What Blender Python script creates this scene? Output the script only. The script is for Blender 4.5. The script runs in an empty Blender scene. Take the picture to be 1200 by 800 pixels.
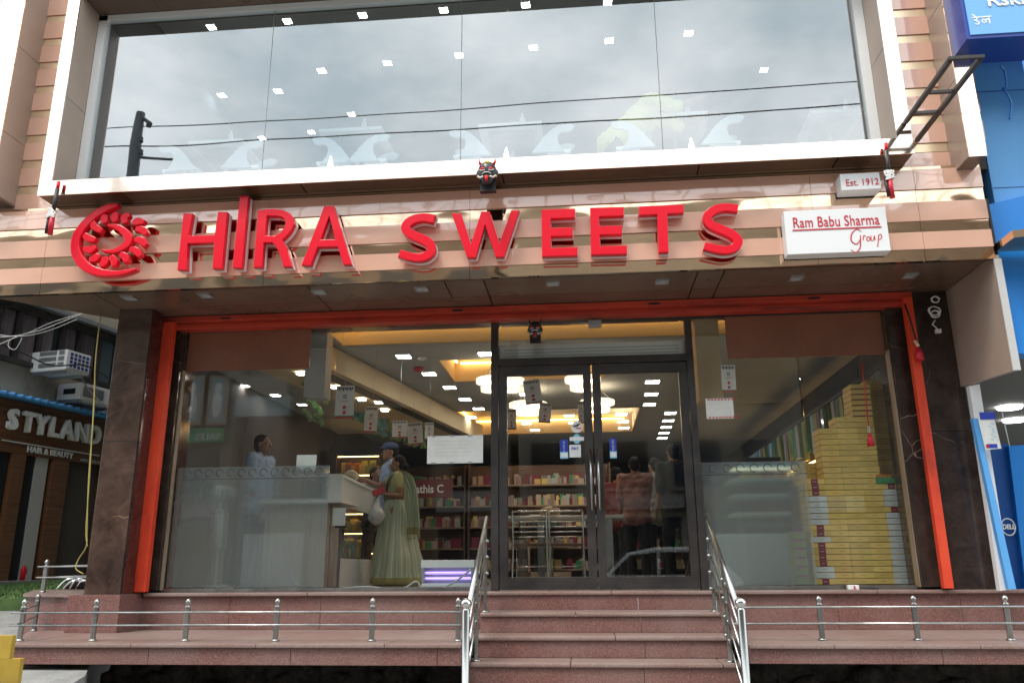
import bpy, bmesh, math, random
from mathutils import Vector, Matrix, noise
random.seed(7)
R_ = math.radians
S = bpy.context.scene
COL = S.collection
# ------------------------------------------------------------------ camera
EYE = Vector((0, 0, 0.215))
FPX = 952.0
ROT = Matrix.Rotation(R_(5.1), 3, 'Z') @ Matrix.Rotation(R_(90 + 15.4), 3, 'X') @ Matrix.Rotation(R_(-0.4), 3, 'Z')
cam = bpy.data.cameras.new('camera'); cam.sensor_width = 36; cam.lens = FPX * 36 / 1200
cam.clip_start = 0.05; cam.clip_end = 2000
co = bpy.data.objects.new('camera', cam); COL.objects.link(co)
co.matrix_world = Matrix.Translation(EYE) @ ROT.to_4x4()
S.camera = co
# ------------------------------------------------------------------ light
SUN_EL, SUN_AZ = 60, 212          # degrees; azimuth from +Y clockwise: sun behind the camera, to its left
w = bpy.data.worlds.new('World'); S.world = w; w.use_nodes = True
nt = w.node_tree; nt.nodes.clear()
def nd(nt, t, **k):
    n = nt.nodes.new(t)
    for a, b in k.items():
        if a in n.inputs: n.inputs[a].default_value = b
        else: setattr(n, a, b)
    return n
sky = nd(nt, 'ShaderNodeTexSky', sky_type='NISHITA', sun_disc=False, sun_elevation=R_(SUN_EL), sun_rotation=R_(SUN_AZ))
tc = nd(nt, 'ShaderNodeTexCoord'); mp = nd(nt, 'ShaderNodeMapping'); mp.inputs['Scale'].default_value = (1.0, 1.0, 2.0)
n1 = nd(nt, 'ShaderNodeTexNoise', Scale=2.9, Detail=8.0, Roughness=0.6); cr = nd(nt, 'ShaderNodeValToRGB')
cr.color_ramp.elements[0].position = 0.36; cr.color_ramp.elements[0].color = (6.2, 7.1, 7.6, 1)
cr.color_ramp.elements[1].position = 0.66; cr.color_ramp.elements[1].color = (12.0, 12.3, 12.3, 1)
mx = nd(nt, 'ShaderNodeMix', data_type='RGBA'); mx.inputs[0].default_value = 0.9
bg = nd(nt, 'ShaderNodeBackground', Strength=0.13); ow = nd(nt, 'ShaderNodeOutputWorld')
L = nt.links.new
L(tc.outputs['Generated'], mp.inputs[0]); L(mp.outputs[0], n1.inputs['Vector']); L(n1.outputs['Fac'], cr.inputs[0])
L(sky.outputs[0], mx.inputs[6]); L(cr.outputs[0], mx.inputs[7]); L(mx.outputs[2], bg.inputs[0]); L(bg.outputs[0], ow.inputs[0])
sl = bpy.data.lights.new('sun', 'SUN'); sl.energy = 1.2; sl.angle = R_(16); sl.color = (1, 0.95, 0.88)
so = bpy.data.objects.new('sun', sl); COL.objects.link(so)
az = R_(SUN_AZ); el = R_(SUN_EL)
so.rotation_euler = Vector((math.sin(az) * math.cos(el), math.cos(az) * math.cos(el), math.sin(el))).to_track_quat('Z', 'Y').to_euler()
so.location = (-3, -8, 20)
S.view_settings.view_transform = 'Standard'; S.view_settings.look = 'None'; S.view_settings.gamma = 1
S.view_settings.exposure = 1.05
S.cycles.max_bounces = 10; S.cycles.transparent_max_bounces = 16; S.cycles.sample_clamp_indirect = 4
S.cycles.caustics_reflective = False; S.cycles.caustics_refractive = False

# ------------------------------------------------------------------ measuring: where a sight line meets a real plane
def ray(px, py): return ROT @ Vector(((px - 600) / FPX, -(py - 400) / FPX, -1))
def atY(px, py, Y): d = ray(px, py); return EYE + d * (Y / d.y)
def atZ(px, py, Z): d = ray(px, py); return EYE + d * ((Z - EYE.z) / d.z)
def mirY(px, py, Yo, Yg=7.4): return atY(px, py, 2 * Yg - Yo)      # where a thing mirrored in the glass really stands (its y is Yo)

# ------------------------------------------------------------------ materials
MAT = {}
def mat(name, col, rough=0.5, metal=0.0, coat=0.0, emit=None, estr=0, spec=0.5, alpha=1, trans=0, ior=1.5, sheen=0):
    m = bpy.data.materials.new(name); m.use_nodes = True
    b = m.node_tree.nodes['Principled BSDF']
    b.inputs['Base Color'].default_value = (*col, 1); b.inputs['Roughness'].default_value = rough
    b.inputs['Metallic'].default_value = metal; b.inputs['Coat Weight'].default_value = coat; b.inputs['Coat Roughness'].default_value = 0.04; b.inputs['Coat IOR'].default_value = 1.5
    b.inputs['Specular IOR Level'].default_value = spec; b.inputs['Transmission Weight'].default_value = trans; b.inputs['IOR'].default_value = ior
    b.inputs['Sheen Weight'].default_value = sheen
    if emit: b.inputs['Emission Color'].default_value = (*emit, 1); b.inputs['Emission Strength'].default_value = estr
    MAT[name] = m; return m
def coords(nt, sc=(1, 1, 1)):
    g = nd(nt, 'ShaderNodeNewGeometry'); m = nd(nt, 'ShaderNodeMapping'); m.inputs['Scale'].default_value = sc
    nt.links.new(g.outputs['Position'], m.inputs[0]); return m
def vary(m, cols, scale=8, detail=6, rough=0.6, lo=0.35, hi=0.65, sc=(1, 1, 1), rvar=None, bump=0, bscale=None, dist=0.0):
    """noise between two or three base colours, optional roughness variation and relief"""
    nt = m.node_tree; b = nt.nodes['Principled BSDF']; mpn = coords(nt, sc)
    n = nd(nt, 'ShaderNodeTexNoise', Scale=scale, Detail=detail, Roughness=rough, Distortion=dist)
    r = nd(nt, 'ShaderNodeValToRGB'); e = r.color_ramp.elements
    e[0].position = lo; e[0].color = (*cols[0], 1); e[1].position = hi; e[1].color = (*cols[-1], 1)
    for i, c in enumerate(cols[1:-1]): x = e.new(lo + (hi - lo) * (i + 1) / (len(cols) - 1)); x.color = (*c, 1)
    nt.links.new(mpn.outputs[0], n.inputs['Vector']); nt.links.new(n.outputs['Fac'], r.inputs[0]); nt.links.new(r.outputs[0], b.inputs['Base Color'])
    if rvar:
        n2 = nd(nt, 'ShaderNodeTexNoise', Scale=scale * 0.37, Detail=5.0); mr = nd(nt, 'ShaderNodeMapRange')
        mr.inputs['From Min'].default_value = .35; mr.inputs['From Max'].default_value = .65
        mr.inputs['To Min'].default_value = rvar[0]; mr.inputs['To Max'].default_value = rvar[1]
        nt.links.new(mpn.outputs[0], n2.inputs['Vector']); nt.links.new(n2.outputs['Fac'], mr.inputs[0]); nt.links.new(mr.outputs[0], b.inputs['Roughness'])
    if bump:
        n3 = nd(nt, 'ShaderNodeTexNoise', Scale=bscale or scale, Detail=4.0); bp = nd(nt, 'ShaderNodeBump', Strength=1.0, Distance=bump)
        nt.links.new(mpn.outputs[0], n3.inputs['Vector']); nt.links.new(n3.outputs['Fac'], bp.inputs['Height']); nt.links.new(bp.outputs[0], b.inputs['Normal'])
    return m
def wavy(m, dist, scale, sc=(1, 1, 1)):
    nt = m.node_tree; b = nt.nodes['Principled BSDF']; mpn = coords(nt, sc)
    n3 = nd(nt, 'ShaderNodeTexNoise', Scale=scale, Detail=1.0, Roughness=0.3); bp = nd(nt, 'ShaderNodeBump', Strength=1.0, Distance=dist)
    nt.links.new(mpn.outputs[0], n3.inputs['Vector']); nt.links.new(n3.outputs['Fac'], bp.inputs['Height']); nt.links.new(bp.outputs[0], b.inputs['Normal'])
    if b.inputs['Coat Weight'].default_value > 0: nt.links.new(bp.outputs[0], b.inputs['Coat Normal'])
    return m
def speckle(m, cols, scale=160, big=1.2, dirt=0.25):
    """granite: fine crystal grains (voronoi), with large cloudy tone and street dust"""
    nt = m.node_tree; b = nt.nodes['Principled BSDF']; mpn = coords(nt)
    v = nd(nt, 'ShaderNodeTexVoronoi', Scale=scale); sp = nd(nt, 'ShaderNodeSeparateColor'); r = nd(nt, 'ShaderNodeValToRGB'); e = r.color_ramp.elements
    e[0].position = 0.15; e[0].color = (*cols[0], 1); e[1].position = 0.95; e[1].color = (*cols[3], 1)
    for p, c in ((0.4, cols[1]), (0.75, cols[2])): x = e.new(p); x.color = (*c, 1)
    n = nd(nt, 'ShaderNodeTexNoise', Scale=big, Detail=6.0, Roughness=0.65); mr = nd(nt, 'ShaderNodeMapRange')
    mr.inputs['From Min'].default_value = .4; mr.inputs['From Max'].default_value = .7; mr.inputs['To Max'].default_value = dirt
    mi = nd(nt, 'ShaderNodeMix', data_type='RGBA'); mi.inputs[7].default_value = (0.36, 0.30, 0.27, 1)
    l = nt.links.new; l(mpn.outputs[0], v.inputs['Vector']); l(v.outputs['Color'], sp.inputs[0]); l(sp.outputs[0], r.inputs[0]); l(mpn.outputs[0], n.inputs['Vector'])
    l(n.outputs['Fac'], mr.inputs[0]); l(mr.outputs[0], mi.inputs[0]); l(r.outputs[0], mi.inputs[6]); l(mi.outputs[2], b.inputs['Base Color'])
    return m
def marble(m, base, dark, vein, scale=2.0, vw=0.018):
    nt = m.node_tree; b = nt.nodes['Principled BSDF']; mpn = coords(nt); l = nt.links.new
    n = nd(nt, 'ShaderNodeTexNoise', Scale=scale * 2.5, Detail=8.0, Roughness=0.7, Distortion=0.6); r = nd(nt, 'ShaderNodeValToRGB'); e = r.color_ramp.elements
    e[0].position = .35; e[0].color = (*dark, 1); e[1].position = .68; e[1].color = (*base, 1)
    n2 = nd(nt, 'ShaderNodeTexNoise', Scale=3.0, Detail=5.0); mixv = nd(nt, 'ShaderNodeMix', data_type='VECTOR'); mixv.inputs[0].default_value = 0.14
    v = nd(nt, 'ShaderNodeTexVoronoi', Scale=scale, feature='DISTANCE_TO_EDGE'); mr = nd(nt, 'ShaderNodeMapRange')
    mr.inputs['From Max'].default_value = vw; mr.inputs['To Min'].default_value = 1; mr.inputs['To Max'].default_value = 0
    n4 = nd(nt, 'ShaderNodeTexNoise', Scale=2.0, Detail=3.0); mu = nd(nt, 'ShaderNodeMath', operation='MULTIPLY'); mr2 = nd(nt, 'ShaderNodeMapRange')
    mr2.inputs['From Min'].default_value = .52; mr2.inputs['From Max'].default_value = .64
    mi = nd(nt, 'ShaderNodeMix', data_type='RGBA'); mi.inputs[7].default_value = (*vein, 1)
    l(mpn.outputs[0], n.inputs['Vector']); l(n.outputs['Fac'], r.inputs[0]); l(mpn.outputs[0], n2.inputs['Vector']); l(mpn.outputs[0], mixv.inputs[4]); l(n2.outputs['Color'], mixv.inputs[5])
    l(mixv.outputs[1], v.inputs['Vector']); l(v.outputs['Distance'], mr.inputs[0]); l(mpn.outputs[0], n4.inputs['Vector']); l(n4.outputs['Fac'], mr2.inputs[0])
    l(mr.outputs[0], mu.inputs[0]); l(mr2.outputs[0], mu.inputs[1]); l(mu.outputs[0], mi.inputs[0]); l(r.outputs[0], mi.inputs[6]); l(mi.outputs[2], b.inputs['Base Color'])
    return m
def pane_mat(name, refl, tint, fres=True, rough=0.0):
    """a thin coated pane: part of the light goes through tinted, part is mirrored"""
    m = bpy.data.materials.new(name); m.use_nodes = True; nt = m.node_tree; nt.nodes.clear(); l = nt.links.new
    t = nd(nt, 'ShaderNodeBsdfTransparent', Color=(*tint, 1)); g = nd(nt, 'ShaderNodeBsdfGlossy', Roughness=rough); g.inputs['Color'].default_value = (0.96, 0.99, 1, 1)
    mi = nd(nt, 'ShaderNodeMixShader'); o = nd(nt, 'ShaderNodeOutputMaterial')
    f = nd(nt, 'ShaderNodeFresnel', IOR=1.45); a = nd(nt, 'ShaderNodeMath', operation='ADD'); a.inputs[1].default_value = refl; a.use_clamp = True; gb = nd(nt, 'ShaderNodeNewGeometry'); iv = nd(nt, 'ShaderNodeMath', operation='SUBTRACT'); iv.inputs[0].default_value = 1; mb_ = nd(nt, 'ShaderNodeMath', operation='MULTIPLY'); l(gb.outputs['Backfacing'], iv.inputs[1])
    mpn = coords(nt, (1, 1, 1)); n = nd(nt, 'ShaderNodeTexNoise', Scale=1.1, Detail=0.0); bp = nd(nt, 'ShaderNodeBump', Strength=1.0, Distance=0.0016)
    l(mpn.outputs[0], n.inputs['Vector']); l(n.outputs['Fac'], bp.inputs['Height']); l(bp.outputs[0], g.inputs['Normal'])
    l(f.outputs[0], a.inputs[0]); l(a.outputs[0], mb_.inputs[0]); l(iv.outputs[0], mb_.inputs[1]); l(mb_.outputs[0], mi.inputs[0]); l(t.outputs[0], mi.inputs[1]); l(g.outputs[0], mi.inputs[2]); l(mi.outputs[0], o.inputs[0])
    MAT[name] = m; return m
def film_mat(name):
    """etched film: blurs what stands away from it and scatters a little daylight"""
    m = bpy.data.materials.new(name); m.use_nodes = True; nt = m.node_tree; nt.nodes.clear(); l = nt.links.new
    rf = nd(nt, 'ShaderNodeBsdfRefraction', Roughness=0.24, IOR=1.12); rf.inputs['Color'].default_value = (.9, .95, .95, 1)
    df = nd(nt, 'ShaderNodeBsdfDiffuse'); df.inputs['Color'].default_value = (.55, .57, .56, 1)
    tr = nd(nt, 'ShaderNodeBsdfTransparent'); tr.inputs['Color'].default_value = (.85, .9, .9, 1)
    a = nd(nt, 'ShaderNodeMixShader'); a.inputs[0].default_value = 0.3; b = nd(nt, 'ShaderNodeMixShader'); b.inputs[0].default_value = 0.2; o = nd(nt, 'ShaderNodeOutputMaterial')
    l(rf.outputs[0], a.inputs[1]); l(tr.outputs[0], a.inputs[2]); l(a.outputs[0], b.inputs[1]); l(df.outputs[0], b.inputs[2]); l(b.outputs[0], o.inputs[0])
    MAT[name] = m; return m

vary(mat('acp_pink', (.7, .47, .37), 0.16, .05, coat=.3, spec=.9), [(.78, .44, .31), (.84, .49, .355)], 1.3, rvar=(.09, .2)); wavy(MAT['acp_pink'], 0.004, 2.0, (1, 1, 2)); _b = MAT['acp_pink'].node_tree.nodes['Principled BSDF']; _b.inputs['Coat Weight'].default_value = 1; _b.inputs['Coat IOR'].default_value = 1.8; _b.inputs['Coat Roughness'].default_value = .02
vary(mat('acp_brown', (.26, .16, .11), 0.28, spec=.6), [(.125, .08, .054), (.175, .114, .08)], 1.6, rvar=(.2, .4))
vary(mat('acp_taupe', (.40, .30, .24), 0.35, spec=.5), [(.37, .275, .22), (.44, .335, .27)], 1.2, rvar=(.3, .45))
vary(mat('acp_copper', (.38, .17, .11), 0.3, spec=.5), [(.21, .082, .048), (.27, .108, .064)], 1.5, rvar=(.2, .4))
wavy(mat('gold_mirror', (.86, .61, .42), 0.05, 1.0), 0.006, 2.0, (1, 1, 2.5)); mat('gold_satin', (.95, .74, .50), .30, .85)
wavy(mat('rose_mirror', (.93, .76, .64), 0.09, 1.0), 0.004, 3.0)
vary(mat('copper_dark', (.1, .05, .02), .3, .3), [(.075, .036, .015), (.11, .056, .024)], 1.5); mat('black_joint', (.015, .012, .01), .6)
speckle(mat('granite_red', (.3, .13, .11), .28, spec=.5), [(.11, .046, .040), (.195, .084, .071), (.232, .106, .090), (.31, .17, .15)], 230, dirt=.28)
speckle(mat('granite_tread', (.35, .2, .17), .35, spec=.5), [(.17, .10, .083), (.24, .15, .127), (.275, .18, .155), (.34, .245, .215)], 230, dirt=.55)
marble(mat('marble_brown', (.1, .05, .035), .12, spec=.5), (.115, .070, .052), (.036, .022, .017), (.33, .22, .15), 1.5, .006)
marble(mat('marble_maroon', (.08, .03, .025), .12, spec=.5), (.10, .036, .030), (.045, .016, .014), (.2, .1, .08), 2.2, .004)
marble(mat('marble_dark', (.05, .03, .025), .12, spec=.5), (.062, .042, .034), (.022, .015, .013), (.36, .27, .21), 2.2, .006)
vary(mat('paint_orange', (.75, .07, .02), .35), [(.78, .075, .025), (.70, .055, .02), (.40, .04, .018)], 3, 8, .75, .42, .72, (1, 1, .4), rvar=(.3, .55))
vary(mat('paint_dirty_red', (.4, .04, .02), .4), [(.10, .025, .015), (.42, .04, .02), (.55, .055, .025)], 2.2, 8, .7, .3, .6, (.5, 1, 4), rvar=(.3, .6))
vary(mat('steel', (.62, .62, .60), .16, 1.0), [(.28, .28, .27), (.46, .46, .44)], 5, rvar=(.16, .36), sc=(1, 1, .3))
vary(mat('frame_black', (.03, .026, .025), .38), [(.022, .019, .018), (.045, .038, .036)], 6, rvar=(.3, .55))
mat('white_aluminium', (.72, .70, .68), .3, .3)
mat('white_paint', (.78, .78, .77), .4); mat('white_soft', (.8, .79, .77), .6)
mat('sign_red', (.74, .004, .022), .3, coat=.12, spec=.25)
mat('acrylic_white', (.75, .76, .78), .2, coat=.4); mat('black_rubber', (.012, .012, .012), .5); mat('black_plastic', (.02, .02, .02), .3)
mat('chrome', (.75, .75, .74), .08, 1.0); mat('galvanised', (.45, .46, .46), .45, .8)
mat('printed_red', (.55, .01, .03), .4); mat('print_dark', (.06, .05, .06), .6); mat('print_blue', (.02, .05, .38), .45); mat('print_cyan', (.25, .6, .8), .45); mat('print_green', (.05, .3, .12), .5)
vary(mat('paper', (.72, .72, .68), .7), [(.68, .68, .64), (.76, .76, .73)], 9, bump=.002)
pane_mat('glass_upper', 0.22, (.90, .95, .96)); pane_mat('glass_shop', 0.045, (.96, .975, .965)); pane_mat('glass_case', 0.0, (.93, .97, .95)); pane_mat('glass_street', 0.06, (.85, .86, .86))
film_mat('frosted_film')
mat('lamp_white', (1, 1, 1), .5, emit=(1, .98, .95), estr=13); mat('lamp_upstairs', (1, 1, 1), .5, emit=(1, .98, .95), estr=16); mat('lamp_ring', (1, 1, 1), .5, emit=(1, .80, .55), estr=.8); mat('lamp_warm', (1, 1, 1), .5, emit=(1, .62, .22), estr=5)
mat('lamp_uv', (.5, .4, 1), .5, emit=(.42, .30, 1), estr=1.3); mat('cone_glow', (1, 1, 1), .5, emit=(1, 1, 1), estr=2.5); mat('lamp_off', (.45, .48, .5), .2, .2, spec=.8)
vary(mat('ceiling_grey', (.42, .42, .40), .8), [(.40, .40, .38), (.45, .45, .43)], 2); mat('ceiling_cream', (.62, .47, .27), .8)
vary(mat('floor_tile', (.26, .24, .22), .2), [(.22, .2, .18), (.3, .28, .26)], 2, rvar=(.15, .3)); mat('wall_dark', (.11, .095, .085), .7); mat('wall_grey', (.22, .22, .21), .8); mat('wall_upper', (.10, .115, .125), .8)
vary(mat('wood_light', (.33, .24, .17), .5), [(.27, .19, .13), (.38, .29, .21)], 5, sc=(8, 8, .5)); vary(mat('wood_dark', (.10, .045, .02), .45), [(.085, .045, .026), (.18, .095, .05)], 4, 8, .7, sc=(.6, .6, 14), bump=.004)
vary(mat('wood_cladding', (.2, .09, .04), .5), [(.07, .028, .012), (.17, .07, .03), (.24, .11, .05)], 3, 8, .7, .3, .7, (.5, .5, 22), bump=.004)
vary(mat('plaster_tan', (.36, .30, .22), .85), [(.30, .25, .19), (.48, .41, .31), (.56, .49, .38)], 1.8, 8, .7, .3, .7, (1, 1, .5), bump=.01)
vary(mat('asphalt', (.06, .06, .06), .85), [(.19, .185, .175), (.26, .25, .235)], 2.5, 9, .75, bump=.01, bscale=60); vary(mat('concrete', (.25, .25, .24), .85), [(.20, .195, .185), (.33, .325, .31)], 1.6, 9, .7, bump=.01, bscale=30)
vary(mat('turf_base', (.06, .11, .03), .9), [(.04, .085, .022), (.085, .14, .04)], 6); vary(mat('grass_blade', (.09, .17, .04), .7), [(.06, .13, .03), (.12, .21, .06)], 4)
vary(mat('rubble', (.05, .045, .04), .95), [(.022, .018, .016), (.065, .055, .048), (.10, .085, .07)], 9, 8, .7, bump=.04, bscale=14)
vary(mat('blue_paint', (.2, .44, .7), .45), [(.10, .37, .78), (.14, .44, .86)], 1.5, 8, .7, .3, .7, (1, 1, .5)); mat('blue_deep', (.012, .045, .30), .35); mat('blue_bright', (.02, .25, .75), .35, coat=.2); mat('blue_panel', (.005, .09, .36), .4); mat('sign_blue', (.16, .42, .80), .3)
mat('teal_glass', (.20, .30, .32), .1, spec=.8); mat('curtain', (.16, .10, .11), .8); vary(MAT['curtain'], [(.22, .15, .16), (.38, .28, .29)], 5, sc=(8, 8, .6))
mat('skin', (.30, .155, .09), .5, spec=.4); mat('hair', (.010, .008, .007), .7, spec=.2); mat('eye_white', (.7, .68, .65), .3); mat('lip', (.28, .08, .06), .5)
mat('shirt_blue', (.36, .46, .66), .8); mat('shirt_pink', (.26, .13, .12), .8); mat('shirt_yellow', (.62, .60, .20), .8); mat('shirt_grey', (.28, .28, .24), .8); mat('cloth_dark', (.018, .018, .022), .8); mat('shirt_maroon', (.16, .03, .03), .8)
mat('box_yellow', (.74, .56, .2), .55); vary(MAT['box_yellow'], [(.76, .52, .13), (.86, .64, .20)], 3); _n = MAT['box_yellow'].node_tree; _oi = nd(_n, 'ShaderNodeObjectInfo'); _hs = nd(_n, 'ShaderNodeHueSaturation'); _mr = nd(_n, 'ShaderNodeMapRange'); _mr.inputs['To Min'].default_value = .80; _mr.inputs['To Max'].default_value = 1.08; _bs = _n.nodes['Principled BSDF']; _src = _bs.inputs['Base Color'].links[0].from_socket; _n.links.new(_oi.outputs['Random'], _mr.inputs[0]); _n.links.new(_mr.outputs[0], _hs.inputs['Value']); _n.links.new(_src, _hs.inputs['Color']); _n.links.new(_hs.outputs[0], _bs.inputs['Base Color']); mat('box_white', (.66, .70, .68), .55); mat('box_maroon', (.24, .02, .06), .5); mat('box_green', (.35, .36, .10), .5); mat('box_pink', (.6, .08, .25), .5); mat('box_side', (.45, .46, .44), .6)
mat('cap_blue', (.03, .05, .13), .8); mat('chair_grey', (.48, .50, .51), .5); mat('leaf_bright', (.22, .5, .12), .5); mat('blouse_green', (.46, .46, .22), .8); vary(mat('wood_desk', (.5, .37, .26), .5), [(.46, .33, .23), (.58, .44, .32)], 5, sc=(8, 8, .5)); mat('tile_panel_white', (.76, .79, .77), .35); mat('sweet_orange', (.6, .2, .03), .5); mat('sweet_cream', (.6, .5, .3), .6); mat('car_white', (.7, .71, .71), .2, coat=.6); mat('car_glass', (.02, .025, .03), .05)
mat('bag_plastic', (.72, .74, .76), .3, trans=.15); mat('purse_red', (.6, .02, .03), .4); mat('cable_yellow', (.34, .27, .07), .5); mat('cable_grey', (.42, .46, .44), .5); mat('barrier_yellow', (.45, .30, .04), .6); vary(MAT['barrier_yellow'], [(.40, .26, .03), (.50, .34, .05)], 5)
mat('spikes', (.02, .1, .35), .4); mat('wall_opposite', (.2, .17, .14), .9); vary(MAT['wall_opposite'], [(.09, .075, .06), (.19, .16, .13)], .5)
mat('wall_opp_b', (.3, .28, .24), .9); vary(MAT['wall_opp_b'], [(.15, .14, .12), (.26, .245, .21)], .4); mat('window_dark', (.02, .025, .03), .1)
def sari_mat():
    m = mat('sari', (.25, .34, .2), .7, sheen=.3); nt = m.node_tree; b = nt.nodes['Principled BSDF']; l = nt.links.new
    uv = nd(nt, 'ShaderNodeAttribute', attribute_name='cloth'); s = nd(nt, 'ShaderNodeSeparateXYZ'); wv = nd(nt, 'ShaderNodeMath', operation='SINE'); mu = nd(nt, 'ShaderNodeMath', operation='MULTIPLY'); mu.inputs[1].default_value = 6.2832 * 34
    r = nd(nt, 'ShaderNodeValToRGB'); e = r.color_ramp.elements; e[0].position = .75; e[0].color = (.47, .56, .41, 1); e[1].position = .97; e[1].color = (.82, .82, .68, 1)
    bd = nd(nt, 'ShaderNodeMath', operation='GREATER_THAN'); bd.inputs[1].default_value = .925; mi = nd(nt, 'ShaderNodeMix', data_type='RGBA'); mi.inputs[7].default_value = (.40, .39, .13, 1)
    l(uv.outputs['Vector'], s.inputs[0]); l(s.outputs[0], mu.inputs[0]); l(mu.outputs[0], wv.inputs[0]); l(wv.outputs[0], r.inputs[0]); l(s.outputs[1], bd.inputs[0]); l(bd.outputs[0], mi.inputs[0]); l(r.outputs[0], mi.inputs[6]); l(mi.outputs[2], b.inputs['Base Color'])
sari_mat()

# ------------------------------------------------------------------ building blocks
WL = {}                                   # world location of every object made here
def _link(o, parent, loc):
    COL.objects.link(o); WL[o.name] = Vector(loc)
    if parent is not None: o.parent = parent; o.location = Vector(loc) - WL[parent.name]
    else: o.location = loc
    return o
def tag(o, label=None, cat=None, group=None, kind=None):
    if label: o['label'] = label
    if cat: o['category'] = cat
    if group: o['group'] = group
    if kind: o['kind'] = kind
    return o
def thing(name, label, cat, loc, group=None):
    return tag(_link(bpy.data.objects.new(name, None), None, loc), label, cat, group)
def fin(name, bm, m, parent=None, loc=None, smooth=False, keep=False):
    """link a bmesh built in world coordinates as one object whose origin is its own centre (or loc)"""
    if loc is None:
        vs = [v.co for v in bm.verts]
        loc = Vector([(min(v[i] for v in vs) + max(v[i] for v in vs)) / 2 for i in range(3)])
        if parent is None: loc.z = min(v.z for v in vs)
    loc = Vector(loc)
    bmesh.ops.translate(bm, verts=bm.verts, vec=-loc)
    if not keep: bmesh.ops.recalc_face_normals(bm, faces=bm.faces)
    me = bpy.data.meshes.new(name); bm.to_mesh(me); bm.free()
    for x in (m if isinstance(m, (list, tuple)) else [m]): me.materials.append(MAT[x])
    if smooth: me.polygons.foreach_set('use_smooth', [True] * len(me.polygons))
    return _link(bpy.data.objects.new(name, me), parent, loc)
def abox(bm, x0, x1, y0, y1, z0, z1, bev=0, mi=0):
    vs = [bm.verts.new((x, y, z)) for x in (x0, x1) for y in (y0, y1) for z in (z0, z1)]
    fs = [bm.faces.new([vs[i] for i in q]) for q in ((0, 1, 3, 2), (4, 6, 7, 5), (0, 4, 5, 1), (2, 3, 7, 6), (0, 2, 6, 4), (1, 5, 7, 3))]
    for f in fs: f.material_index = mi
    if bev:
        es = {e for f in fs for e in f.edges}
        r = bmesh.ops.bevel(bm, geom=list(es), offset=bev, segments=2, affect='EDGES', profile=.6)
        for f in r['faces']: f.material_index = mi
    return vs
def box(name, x0, x1, y0, y1, z0, z1, m, parent=None, bev=0):
    bm = bmesh.new(); abox(bm, x0, x1, y0, y1, z0, z1, bev); return fin(name, bm, m, parent)
_shared = {}
def sbox(name, c, d, m, parent=None, bev=0):
    """a box piece that shares its mesh with pieces of the same size"""
    k = (round(d[0], 4), round(d[1], 4), round(d[2], 4), m, bev)
    if k not in _shared:
        bm = bmesh.new(); abox(bm, -d[0] / 2, d[0] / 2, -d[1] / 2, d[1] / 2, -d[2] / 2, d[2] / 2, bev)
        bmesh.ops.recalc_face_normals(bm, faces=bm.faces); me = bpy.data.meshes.new(name); bm.to_mesh(me); bm.free(); me.materials.append(MAT[m]); _shared[k] = me
    return _link(bpy.data.objects.new(name, _shared[k]), parent, c)
def atube(bm, pts, r, seg=8, cap=True, mi=0, rs=None):
    pts = [Vector(p) for p in pts]; rings = []; up = None
    for i, p in enumerate(pts):
        t = (pts[min(i + 1, len(pts) - 1)] - pts[max(i - 1, 0)]).normalized()
        if up is None: up = t.orthogonal().normalized()
        up = (up - t * up.dot(t)); up = up.normalized() if up.length > 1e-6 else t.orthogonal().normalized()
        s = t.cross(up); rr = rs[i] if rs else r
        rings.append([bm.verts.new(p + (up * math.cos(a) + s * math.sin(a)) * rr) for a in (2 * math.pi * k / seg for k in range(seg))])
    for a, b in zip(rings, rings[1:]):
        for k in range(seg): f = bm.faces.new((a[k], a[(k + 1) % seg], b[(k + 1) % seg], b[k])); f.smooth = True; f.material_index = mi
    if cap:
        for g in (rings[0][::-1], rings[-1]): f = bm.faces.new(g); f.material_index = mi
def tube(name, pts, r, m, parent=None, seg=8):
    bm = bmesh.new(); atube(bm, pts, r, seg); return fin(name, bm, m, parent)
def asphere(bm, c, r, sub=2, mi=0):
    mtx = Matrix.Translation(c) @ Matrix.Diagonal((*(r if hasattr(r, '__len__') else (r, r, r)), 1))
    g = bmesh.ops.create_icosphere(bm, subdivisions=sub, radius=1, matrix=mtx)
    for f in {f for v in g['verts'] for f in v.link_faces}: f.smooth = True; f.material_index = mi
def sphere(name, c, r, m, parent=None, sub=3):
    bm = bmesh.new(); asphere(bm, c, r, sub); return fin(name, bm, m, parent)
def alathe(bm, c, prof, seg=24, mi=0):
    rings = [[bm.verts.new((c[0] + r * math.cos(2 * math.pi * k / seg), c[1] + r * math.sin(2 * math.pi * k / seg), c[2] + z)) for k in range(seg)] for r, z in prof]
    for a, b in zip(rings, rings[1:]):
        for k in range(seg): f = bm.faces.new((a[k], a[(k + 1) % seg], b[(k + 1) % seg], b[k])); f.smooth = True; f.material_index = mi
    if prof[0][0] > 1e-4: bm.faces.new(rings[0][::-1])
    if prof[-1][0] > 1e-4: bm.faces.new(rings[-1])
def prism(name, poly, z0, z1, m, parent=None, bev=0):
    """vertical prism over an (x, y) footprint"""
    bm = bmesh.new(); a = [bm.verts.new((x, y, z0)) for x, y in poly]; b = [bm.verts.new((x, y, z1)) for x, y in poly]
    bm.faces.new(a[::-1]); bm.faces.new(b); n = len(poly)
    for i in range(n): bm.faces.new((a[i], a[(i + 1) % n], b[(i + 1) % n], b[i]))
    if bev: bmesh.ops.bevel(bm, geom=list(bm.edges), offset=bev, segments=2, affect='EDGES')
    return fin(name, bm, m, parent)
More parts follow.
